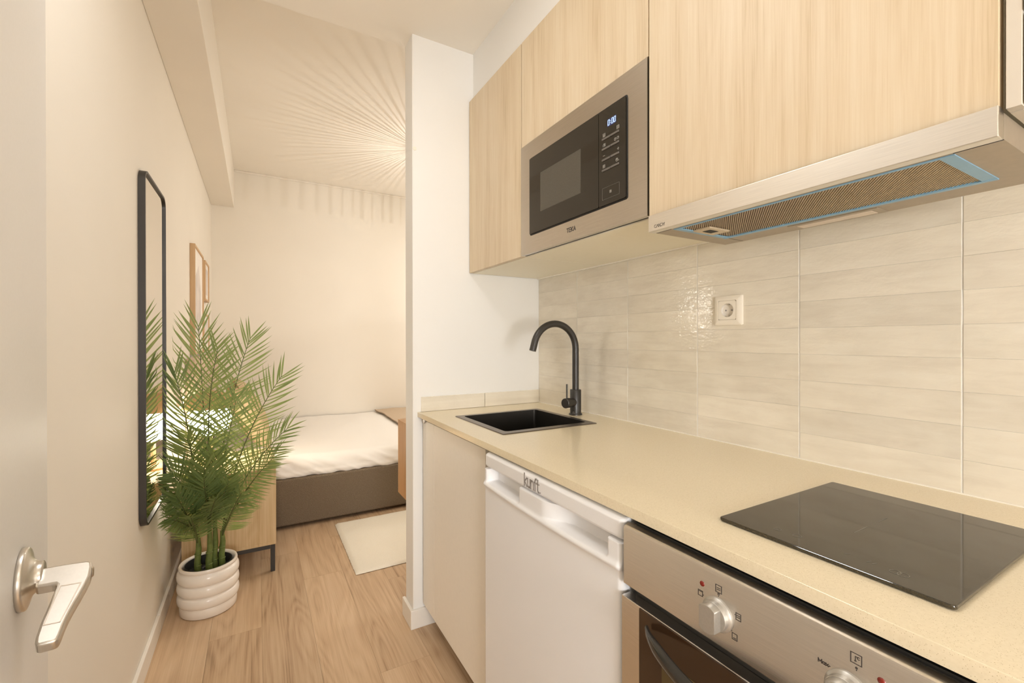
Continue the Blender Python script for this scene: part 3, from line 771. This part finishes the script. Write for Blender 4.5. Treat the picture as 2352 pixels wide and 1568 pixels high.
for zz_ in (1.3045, 1.2690): MB().box(1.181, 1.1883, .8065, .8135, zz_ - .0012, zz_ + .0012).build('earth_clip', 'chrome', t)
tag(MB().lathe([(.0001, .0018), (.0075, .0016), (.0085, 0)], (.573, YP, 2.002), (0, -1, 0), 20).build('cover_cap', 'switch_white'), 'small round white cap high on the partition wall edge', 'cap')

# ------------------------------------------------------------------ entrance door leaf with lever
DA = math.radians(8)
dd = Vector((-math.sin(DA), math.cos(DA), 0)); dn = Vector((math.cos(DA), math.sin(DA), 0))
RO = Vector((-.2446, .7496, .916))
t = thing('entrance_door', 'white door leaf standing open along the left wall with satin lever', 'door', (RO.x, RO.y, 0))
def dprism(name, u0, u1, z0, z1, n0, n1, mat, bev=.002):
    o = RO.copy(); o.z = 0
    return MB().prism([(u0, z0), (u1, z0), (u1, z1), (u0, z1)], o + dn * n0, dd, (0, 0, 1), dn * (n1 - n0), bev, 3).build(name, mat, t)
dprism('leaf', -.80, .072, .008, 2.06, -.040, 0, 'door_white', .0012)
dprism('edge_strip', .0725, .127, .008, 2.06, -.040, -.0020, 'door_white', .0030)
dprism('rebate_lip', .1275, .182, .008, 2.06, -.040, -.0044, 'door_white', .0030)
lv = MB().lathe([(.0001, 0), (.0355, 0), (.0360, .001), (.0360, .0045), (.0352, .0058), (.033, .0066), (.026, .0082), (.0205, .0105), (.0178, .0135), (.0168, .0165), (.0168, .0185), (.0155, .0192), (.0001, .0192)], RO, dn, 56)
ro = lv.build('rosette', 'chrome', t, smooth=50)
DR = math.radians(25)
de = -dd * math.cos(DR) + Vector((0, 0, -math.sin(DR)))           # lever droops towards the hinge side
du = dn.cross(de).normalized()
if du.z < 0: du = -du
LEVER = [(.0155, -.0015), (.0377, .0), (.0588, .003), (.0622, .0060), (.0635, .0135), (.0628, .0290), (.0598, .0415), (.0562, .0543), (.0528, .0650), (.0500, .0756), (.0473, .0885), (.0456, .1005), (.0445, .1064), (.0420, .1087), (.0290, .1079), (.0264, .1050), (.0258, .0975), (.0272, .0795), (.0300, .0611), (.0324, .0425), (.0340, .0310), (.0320, .0285), (.0150, .0265)]
LA = RO + Vector((0, 0, .008)) - du * .0145
lev = MB().prism(LEVER, LA, dn, de, du * .0145, .0028, 3)
le = lev.build('lever', 'chrome', t, smooth=50)
ins_ = [(.0378, .0345), (.0348, .0525), (.0305, .0840), (.0432, .0855), (.0480, .0665), (.0552, .0365)]
gr = MB()
for a, b_ in zip(ins_, ins_[1:] + ins_[:1]): gr.strokes([[a, b_]], LA + du * .0144, dn, de, .0011, du * .0005)
gr.build('lever_inlay', 'steel_edge', le)
MB().lathe([(.0001, .0012), (.0052, .0012), (.0062, 0)], RO + dn * .0633 + de * .0125 - Vector((0, 0, .0005)), dn, 20).build('key_cylinder', 'steel_edge', le)

# ------------------------------------------------------------------ mirror
t = thing('wall_mirror', 'tall black framed mirror with rounded corners on the left wall', 'mirror', (XL, 2.2, 1.17))
my0, my1, mz0, mz1 = 1.993, 2.402, .540, 1.806
oo = rrect(my0, my1, mz0, mz1, .045, 8); ii = rrect(my0 + .008, my1 - .008, mz0 + .008, mz1 - .008, .038, 8)
fr = MB(); xb, xf_ = XL + .0005, XL + .021
ring(fr, [(xb, y, z) for y, z in oo], [(xf_, y, z) for y, z in oo]); ring(fr, [(xf_, y, z) for y, z in oo], [(xf_, y, z) for y, z in ii]); ring(fr, [(xf_, y, z) for y, z in ii], [(XL + .013, y, z) for y, z in ii])
bmesh.ops.remove_doubles(fr.bm, verts=list(fr.bm.verts), dist=1e-6); fr.build('frame', 'mirror_frame', t, smooth=45)
MB().prism(rrect(my0 + .006, my1 - .006, mz0 + .006, mz1 - .006, .04, 8), (XL + .002, 0, 0), (0, 1, 0), (0, 0, 1), (.0125, 0, 0)).build('glass', 'mirror', t, smooth=30)

# ------------------------------------------------------------------ picture frames
def picture(label, y0, y1, z0, z1, dep, kind):
    t = thing('picture_frame', label, 'picture', (XL, (y0 + y1) / 2, z0), 'framed prints above the bed')
    w_ = .014; x0, x1 = XL + .0005, XL + dep
    b = MB()
    b.box(x0, x1, y0, y0 + w_, z0, z1, .001).box(x0, x1, y1 - w_, y1, z0, z1, .001).box(x0, x1, y0 + w_, y1 - w_, z1 - w_, z1, .001).box(x0, x1, y0 + w_, y1 - w_, z0, z0 + w_, .001)
    b.build('frame', 'frame_oak', t)
    mt = MB().box(x0, x1 - .008, y0 + w_ - .002, y1 - w_ + .002, z0 + w_ - .002, z1 - w_ + .002).build('mat_board', 'paper', t)
    a = MB(); h, ww = (z1 - z0), (y1 - y0)
    if kind == 0: a.prism([(y0 + .09, z0 + .12), (y0 + .40, z0 + .12), (y0 + .40, z0 + h * .6), (y0 + .28, z0 + h * .86), (y0 + .09, z0 + h * .72)], (x1 - .008, 0, 0), (0, 1, 0), (0, 0, 1), (.0006, 0, 0))
    else: a.prism(rrect(y0 + .05, y1 - .05, z0 + .05, z1 - .05, .03), (x1 - .008, 0, 0), (0, 1, 0), (0, 0, 1), (.0006, 0, 0))
    a.build('art_print', 'print_art', mt); return t
picture('large oak framed pale print nearest the mirror', 3.37, 3.885, 1.115, 1.803, .028, 0)
picture('small oak framed print high beside the back wall', 4.03, 4.335, 1.505, 1.803, .026, 1)
picture('small wide oak framed print below the other small one', 3.985, 4.39, 1.12, 1.405, .022, 1)

# ------------------------------------------------------------------ bedroom furniture
t = thing('bed', 'low bed with brown boucle base and white cotton bedding by the back wall', 'bed', (.7, 3.98, 0))
BY0, BY1, BX0, BX1 = 3.165, YB - .015, -.30, 1.72
box('base', BX0, BX1, BY0, BY1, .022, .318, 'dark_brown', t, .012, 3)
for x in (-.2, .6, 1.6):
    for y in (3.27, 4.7): box('foot', x - .03, x + .03, y - .03, y + .03, 0, .03, 'black', t)
tag(box('headboard', XL + .001, BX0 - .004, BY0 - .02, BY1, .36, 1.10, 'headboard', None, .018, 3), 'taupe fabric headboard fixed to the wall behind the palm', 'headboard')
# mattress with duvet: section runs from the wall edge over the top and down the front
b = MB(); nx_, sec = 150, []
for i in range(34): u = i / 33; sec.append((BY1 - u * (BY1 - BY0 - .11), .445))
for i in range(1, 13):
    a = PI / 2 * i / 12; sec.append((BY0 + .11 - .088 * math.sin(a), .357 + .088 * math.cos(a)))
for i in range(1, 8): sec.append((BY0 + .022 - .006 * math.sin(PI * i / 7), .357 - .037 * i / 7))
sec.append((BY0 + .05, .3185)); sec.append((BY0 + .12, .3185))
rows = []
for j in range(nx_ + 1):
    x = BX0 + .012 + (BX1 - BX0 - .02) * j / nx_; r_ = []
    for k, (y, z) in enumerate(sec):
        dz = 0; dyv = 0
        if k < 44:
            dz += .010 * noise.noise(Vector((x * 2.2, y * 2.2, 1))) + .004 * noise.noise(Vector((x * 9, y * 5, 4)))
            dz += .008 * math.sin(PI * min(1, k / 33))
        fr_ = ss(33, 41, k) * (1 - ss(52, 54.5, k))
        if fr_ > 0:
            ph = x * 14 + z * 26
            wv_ = noise.noise(Vector((ph * .8, z * 4, 8))) * .015 + abs(noise.noise(Vector((ph * 1.7, z * 6, 3)))) * .014
            dyv -= fr_ * wv_
            dz += ss(50, 52, k) * (1 - ss(52, 54, k)) * .006 * noise.noise(Vector((x * 18, 0, 2)))
        r_.append(b.bm.verts.new((x, y + dyv, z + dz)))
    rows.append(r_)
for j in range(nx_):
    for k in range(len(sec) - 1): b.bm.faces.new((rows[j][k], rows[j + 1][k], rows[j + 1][k + 1], rows[j][k + 1]))
for r_ in (rows[0], rows[-1]): b.bm.faces.new(r_)
b.build('bedding', 'sheet', t, smooth=60)

def cushion(name, label, loc, size, rot, mat, cat='cushion', thick=.075, n=16, group=None):
    b = MB(); vs2 = {}
    for sgn in (1, -1):
        for i in range(n + 1):
            for j in range(n + 1):
                u, v = 2 * i / n - 1, 2 * j / n - 1
                edge = (1 - abs(u) ** 2.6) * (1 - abs(v) ** 2.6)
                h = thick * edge ** .45
                pin = 1 - .07 * (1 - abs(v) ** 2) * abs(u) ** 3 ; pin2 = 1 - .07 * (1 - abs(u) ** 2) * abs(v) ** 3
                h += .006 * noise.noise(Vector((u * 3, v * 3, sgn * 2 + loc[0] * 9)))* edge
                vs2[sgn, i, j] = b.bm.verts.new((u * size[0] / 2 * pin, v * size[1] / 2 * pin2, sgn * h))
        for i in range(n):
            for j in range(n): b.bm.faces.new((vs2[sgn, i, j], vs2[sgn, i + 1, j], vs2[sgn, i + 1, j + 1], vs2[sgn, i, j + 1]))
    bmesh.ops.remove_doubles(b.bm, verts=list(b.bm.verts), dist=1e-4)
    o = b.build(name, mat, None, smooth=70)
    o.location = loc; o.rotation_euler = rot
    tag(o, label, cat, group)
    # piped seam around the edge
    sm = MB(); pts = []
    for k in range(4 * n):
        q = k / n; i, r_ = int(q), q - int(q); a = 2 * r_ - 1
        u, v = ((a, -1), (1, a), (-a, 1), (-1, -a))[i]
        pts.append((u * size[0] / 2 * (1 - .07 * (1 - v * v) * abs(u) ** 3), v * size[1] / 2 * (1 - .07 * (1 - u * u) * abs(v) ** 3), 0))
    pts.append(pts[0]); so_ = sm.tube(pts, .0035, 6, cap=False).build('seam', mat, o)
    return o
RX = math.radians
cushion('cushion', 'tan linen cushion leaning at the front side of the bed head', (-.055, 3.60, .675), (.46, .44, 0), (0, RX(63), RX(8)), 'linen', group='tan linen cushions')
cushion('cushion', 'tan linen cushion leaning behind the front one toward the back wall', (-.055, 4.04, .690), (.48, .46, 0), (0, RX(64), RX(5)), 'linen', group='tan linen cushions')

# throw over the foot of the bed
b = MB(); rows = []
for i in range(41):
    u = i / 40; y = YB - .03 - u * 1.62; r_ = []
    for j in range(21):
        v = j / 20; x = 1.085 + .55 * v + .014 * noise.noise(Vector((y * 3, 0, 5))) * (1 - v)
        z = .459 + .008 * math.sin(PI * min(1, (BY1 - y) / 1.57)) + .010 * noise.noise(Vector((x * 2.2, y * 2.2, 1))) + .004 * noise.noise(Vector((x * 9, y * 5, 4))) + .004 * noise.noise(Vector((x * 14, y * 9, 9)))
        if y < BY0 + .11: z -= (BY0 + .11 - y) ** 2 * 4
        r_.append(b.bm.verts.new((x, y, z)))
    rows.append(r_)
for i in range(40):
    for j in range(20): b.bm.faces.new((rows[i][j], rows[i][j + 1], rows[i + 1][j + 1], rows[i + 1][j]))
ed = [tuple(r_[0].co) for r_ in rows]
r = bmesh.ops.extrude_face_region(b.bm, geom=list(b.bm.faces)); bmesh.ops.translate(b.bm, verts=[x for x in r['geom'] if isinstance(x, bmesh.types.BMVert)], vec=(0, 0, .007))
th = tag(b.build('throw_blanket', 'throw', None, smooth=60), 'beige woven throw laid over the far foot of the bed', 'blanket')
MB().tube([(x, y, z + .003) for x, y, z in ed], .005, 8).build('hem', 'throw_edge', th)

t = thing('nightstand', 'oak box nightstand on black metal legs beside the bed', 'nightstand', (-.115, 2.89, 0))
NX0, NX1, NY0, NY1, NZ0, NZ1 = -.316, .084, 2.627, 3.150, .142, .535
box('cabinet_body', NX0, NX1 - .003, NY0, NY1, NZ0, NZ1 - .001, 'oak', t, .0006)
box('top_panel', NX0 - .001, NX1, NY0 - .001, NY1 + .001, NZ1 - .001, NZ1 + .001, 'oak', t, .0004)
box('door', NX1 - .003, NX1, NY0 + .002, NY1 - .002, NZ0, NZ1 - .002, 'oak', t, .0004)
box('bottom_rail', NX0, NX1 - .003, NY0 - .0012, NY0, NZ0, NZ0 + .016, 'oak', t, .0003)
for x in (NX0 + .004, NX1 - .026):
    for y in (NY0 + .003, NY1 - .023): box('leg', x, x + .021, y, y + .020, 0, NZ0, 'black_metal', t, .001)
b = MB()
b.box(NX0 + .026, NX1 - .027, NY0 + .004, NY0 + .022, NZ0 - .022, NZ0 - .0005).box(NX0 + .026, NX1 - .027, NY1 - .022, NY1 - .004, NZ0 - .022, NZ0 - .0005).box(NX1 - .024, NX1 - .006, NY0 + .024, NY1 - .024, NZ0 - .022, NZ0 - .0005)
b.build('leg_frame', 'black_metal', t)

LX, LY = -.222, 2.93
t = thing('table_lamp', 'glowing globe table lamp with woven tan dome shade behind the palm', 'lamp', (LX, LY, NZ1))
MB().lathe([(.0001, .536), (.06, .536), (.06, .546), (.052, .552), (.012, .558), (.010, .68), (.0001, .68)], (LX, LY, 0)).build('base', 'lamp_shade', t)
MB().lathe([(.012, .68)] + [(.098 * math.sin(PI * i / 20), .775 - .098 * math.cos(PI * i / 20)) for i in range(3, 21)], (LX, LY, 0)).build('globe', 'globe', t)
sh_ = [(.130, .0), (.128, .008), (.116, .036), (.088, .065), (.046, .085), (.0001, .092)]
MB().lathe([(r_, z + .838) for r_, z in sh_], (LX, LY, 0)).lathe([(max(.0001, r_ - .002), z + .837) for r_, z in sh_], (LX, LY, 0)).build('shade', 'lamp_shade', t)

t = thing('wall_console', 'stained oak wall-hung cabinet on the bedroom side of the partition', 'cabinet', (1.1, 2.05, .45))
box('cabinet_body', .600, 1.7, 1.921, 2.162, .455, .812, 'console_oak', t, .002)
box('front', .600, 1.7, 2.163, 2.180, .455, .812, 'console_oak', t, .002)
box('top_panel', .599, 1.701, 1.921, 2.181, .812, .814, 'console_oak', t)

# rug
b = MB(); rows = []
RX0, RX1, RY0, RY1 = .436, 1.75, 2.370, 3.090
na, nb = 90, 60
for i in range(na + 1):
    r_ = []
    for j in range(nb + 1):
        u, v = i / na, j / nb
        x, y = RX0 + (RX1 - RX0) * u, RY0 + (RY1 - RY0) * v
        ex = min(u * (RX1 - RX0), (1 - u) * (RX1 - RX0), v * (RY1 - RY0), (1 - v) * (RY1 - RY0))
        x += .004 * noise.noise(Vector((y * 60, u * 4, 0))) * (1 if i in (0, na) else .3); y += .004 * noise.noise(Vector((x * 60, v * 4, 7))) * (1 if j in (0, nb) else .3)
        z = .011 * ss(-.002, .006, ex) + .0025 * noise.noise(Vector((x * 12, y * 12, 0))) * ss(0, .01, ex) + .0008
        r_.append(b.bm.verts.new((x, y, max(.0008, z))))
    rows.append(r_)
for i in range(na):
    for j in range(nb): b.bm.faces.new((rows[i][j], rows[i + 1][j], rows[i + 1][j + 1], rows[i][j + 1]))
tag(b.build('rug', 'rug', None, smooth=60), 'cream short pile rug lying beside the bed', 'rug')

# ------------------------------------------------------------------ potted palm
PX, PY = -.192, 2.425
t = thing('potted_palm', 'tall green areca palm in a ribbed cream ceramic pot', 'plant', (PX, PY, 0))
prof = [(.0001, .001), (.104, .001), (.108, .006), (.109, .03), (.108, .043)]
for k in range(3):
    zc = .068 + .049 * k
    for i in range(9):
        a = -PI / 2 + PI * i / 8; prof.append((.107 + .011 * math.cos(a), zc + .0235 * math.sin(a)))
prof += [(.106, .194), (.110, .1965), (.1115, .204), (.109, .2105), (.104, .211), (.0985, .205), (.097, .16), (.0001, .158)]
MB().lathe(prof, (PX, PY, 0), n=64).build('pot', 'pot', t, smooth=60)
MB().lathe([(.088, .205), (.090, .205), (.090, .165), (.0001, .165)], (PX, PY, 0)).lathe([(.088, .205), (.087, .166)], (PX, PY, 0)).build('inner_pot', 'soil_dark', t)
b = MB()
for i in range(70):
    a, r_ = random.uniform(0, 2 * PI), .08 * math.sqrt(random.random()); q = random.uniform(.005, .010)
    bb = bmesh.new(); bmesh.ops.create_icosphere(bb, subdivisions=1, radius=q); bmesh.ops.translate(bb, verts=list(bb.verts), vec=(PX + r_ * math.cos(a), PY + r_ * math.sin(a), .167)); b.merge(bb)
so_ = b.build('pebbles', 'pebble', t); so_['kind'] = 'stuff'
STEMS = {'A': ((PX - .038, PY - .02), .34), 'B': ((PX + .004, PY - .025), .40), 'C': ((PX + .022, PY + .01), .42), 'D': ((PX + .050, PY + .012), .33)}
for kx, ((sx_, sy_), h) in STEMS.items():
    pts = [(sx_, sy_, .160), (sx_ * 1.0 - .002, sy_, .22), (sx_ + .003, sy_, .28), (sx_, sy_, h)]
    st = MB().tube(pts, [.0145, .0125, .011, .007], 12)
    for zz_ in (.205, .255): st.lathe([(.0125, -.003), (.0142, 0), (.0125, .003)], (sx_, sy_, zz_), n=12)
    st.build('stem', 'stem', t)

def bez(p0, p1, p2, t_): return p0 * (1 - t_) ** 2 + p1 * 2 * t_ * (1 - t_) + p2 * t_ ** 2
def frond(stem, h0, ctrl, tip, nrm, L=.18, n=26, t0=.28, droop=.42, wid=.0038):
    L *= 1.12
    (sx_, sy_), h = STEMS[stem]
    p0, p1, p2 = Vector((sx_, sy_, h0)), Vector(ctrl), Vector(tip); nrm = Vector(nrm).normalized()
    pts = [bez(p0, p1, p2, i / 20) for i in range(21)]
    fr = MB().tube(pts, [.0042 - .0030 * i / 20 for i in range(21)], 7).build('frond', 'rachis', t)
    b = MB()
    for i in range(n):
        q = i / (n - 1); tt = t0 + (1 - t0) * q
        p = bez(p0, p1, p2, tt); T = (bez(p0, p1, p2, min(1, tt + .02)) - bez(p0, p1, p2, tt - .02)).normalized()
        N = (nrm - T * nrm.dot(T)).normalized(); S = T.cross(N)
        prof_ = (.58 + .42 * math.sin(PI * (.10 + .76 * q))) * (1 - .12 * max(0, q - .6) / .4)
        for sd in (1, -1):
            ang = RX(66 - 42 * q ** 1.5 + random.uniform(-5, 5)); ln = L * prof_ * random.uniform(.88, 1.1)
            d0 = (T * math.cos(ang) + S * sd * math.sin(ang) + N * random.uniform(-.05, .18)).normalized()
            bend = random.uniform(.6, 1.3) * droop
            lim = (XL + .032 - p.x) / ln
            if d0.x < lim: d0.x = lim; d0.normalize()
            pv = p.copy(); last = None; K = 6
            off = random.uniform(-.5, .5) * .5 / n
            pv = bez(p0, p1, p2, max(0, min(1, tt + off)))
            for k in range(K + 1):
                f = k / K
                wv_ = wid * (math.sin(PI * (f * .78 + .12)) ** .8 if f < 1 else 0) * (1 - f ** 4)
                dcur = (d0 - N * bend * f * .9 + T * .25 * f * f + Vector((0, 0, -.12 * f * f))).normalized()
                side = dcur.cross(N).normalized()
                a_, m_, c_ = pv - side * wv_ + N * wv_ * .35, pv, pv + side * wv_ + N * wv_ * .35
                vv = []
                for z_ in (a_, m_, c_):
                    z_.x = max(z_.x, XL + .023)
                    vv.append(b.bm.verts.new(z_))
                if last:
                    b.bm.faces.new((last[0], last[1], vv[1], vv[0])); b.bm.faces.new((last[1], last[2], vv[2], vv[1]))
                last = vv; pv = pv + dcur * (ln / K)
    lo = b.build('leaflets', 'leaf', fr, smooth=60, recalc=False); lo['kind'] = 'stuff'
FW = (.08, -1, .25)
frond('B', 0.39, (-.215, 2.50, .88), (-.238, 2.54, 1.265), (.1, -1, .1), .19)
frond('A', 0.32, (-.235, 2.36, .78), (-.302, 2.32, 1.070), (.15, -1, .25), .15)
frond('C', 0.41, (-.215, 2.36, .84), (-.148, 2.31, 1.165), (-.1, -1, .3), .155)
frond('C', 0.41, (-.135, 2.46, .88), (-.028, 2.48, 1.215), (.1, -1, .15), .165)
frond('D', 0.31, (-.100, 2.40, .72), (.098, 2.33, 1.035), (.3, -1, .35), .15, t0=.34)
frond('D', 0.31, (-.080, 2.36, .60), (.118, 2.27, .800), (.2, -.75, .8), .13, t0=.28)
frond('D', 0.31, (-.060, 2.33, .54), (.062, 2.21, .690), (.1, -.7, .8), .125, t0=.30)
frond('B', 0.39, (-.185, 2.29, .58), (-.186, 2.17, .690), (0, -.9, .75), .13, t0=.22, n=28)
frond('A', 0.32, (-.250, 2.32, .60), (-.305, 2.24, .665), (-.1, -.8, .7), .14, t0=.25)
frond('A', 0.32, (-.270, 2.33, .50), (-.312, 2.24, .575), (0, -.7, .8), .12, t0=.25)
frond('A', 0.32, (-.250, 2.31, .44), (-.318, 2.25, .480), (0, -.6, .9), .11, t0=.30, n=20)
frond('B', 0.39, (-.225, 2.34, .66), (-.250, 2.24, .800), (-.1, -.95, .5), .14, t0=.25)
frond('B', 0.39, (-.120, 2.42, .72), (-.085, 2.42, .930), (.1, -1, .3), .16, t0=.25)
frond('B', 0.39, (-.175, 2.30, .47), (-.150, 2.22, .545), (0, -.6, .9), .11, t0=.3, n=20)
frond('B', .36, (-.190, 2.31, .50), (-.190, 2.20, .640), (0, -.95, .5), .125, t0=.12, n=32)
frond('C', .37, (-.140, 2.33, .48), (-.105, 2.22, .610), (.1, -.95, .5), .12, t0=.14, n=30)
frond('A', .30, (-.250, 2.32, .45), (-.285, 2.23, .575), (-.1, -.95, .5), .12, t0=.14, n=30)
frond('D', .30, (-.110, 2.37, .42), (-.060, 2.24, .545), (.1, -.9, .6), .11, t0=.16, n=28)
frond('A', .30, (-.235, 2.34, .40), (-.235, 2.22, .480), (0, -.85, .7), .10, t0=.16, n=26)
frond('C', .38, (-.165, 2.34, .56), (-.150, 2.23, .720), (0, -.95, .45), .13, t0=.14, n=30)

# ------------------------------------------------------------------ bedroom pendant, hidden behind the partition but lighting the ceiling
QX, QY = 1.17, 3.58
t = thing('pendant_light', 'ribbed rattan pendant light hanging from the bedroom ceiling behind the partition', 'lamp', (QX, QY, ZB))
MB().lathe([(.0001, ZB), (.05, ZB), (.05, ZB - .02), (.008, ZB - .024), (.004, ZB - .06), (.0001, ZB - .06)], (QX, QY, 0)).build('canopy', 'rattan', t)
rb = MB()
for i in range(80):
    a = 2 * PI * i / 80 + random.uniform(-.007, .007); wr_ = random.uniform(.0006, .0016)
    pts = [(QX + r_ * math.cos(a), QY + r_ * math.sin(a), z) for r_, z in ((.010, ZB - .335), (.045, ZB - .345), (.070, ZB - .362), (.084, ZB - .382), (.088, ZB - .398))]
    rb.tube(pts, [wr_ * .5, wr_ * .8, wr_, wr_, wr_], 5)
rbo = rb.build('ribs', 'rattan', t); rbo['kind'] = 'stuff'
MB().tube([(QX, QY, ZB - .05), (QX, QY, ZB - .335)], .003, 8).build('cord', 'rattan', t)
MB().lathe([(.0001, ZB - .415), (.02, ZB - .42), (.03, ZB - .45), (.02, ZB - .48), (.0001, ZB - .485)], (QX, QY, 0)).build('bulb', 'bulb', t)
pl2 = bpy.data.lights.new('pendant_bulb', 'POINT'); pl2.energy = 5; pl2.color = WARM; pl2.shadow_soft_size = .0008
po = bpy.data.objects.new('pendant_bulb', pl2); C.objects.link(po); po.location = (QX, QY, ZB - .405)
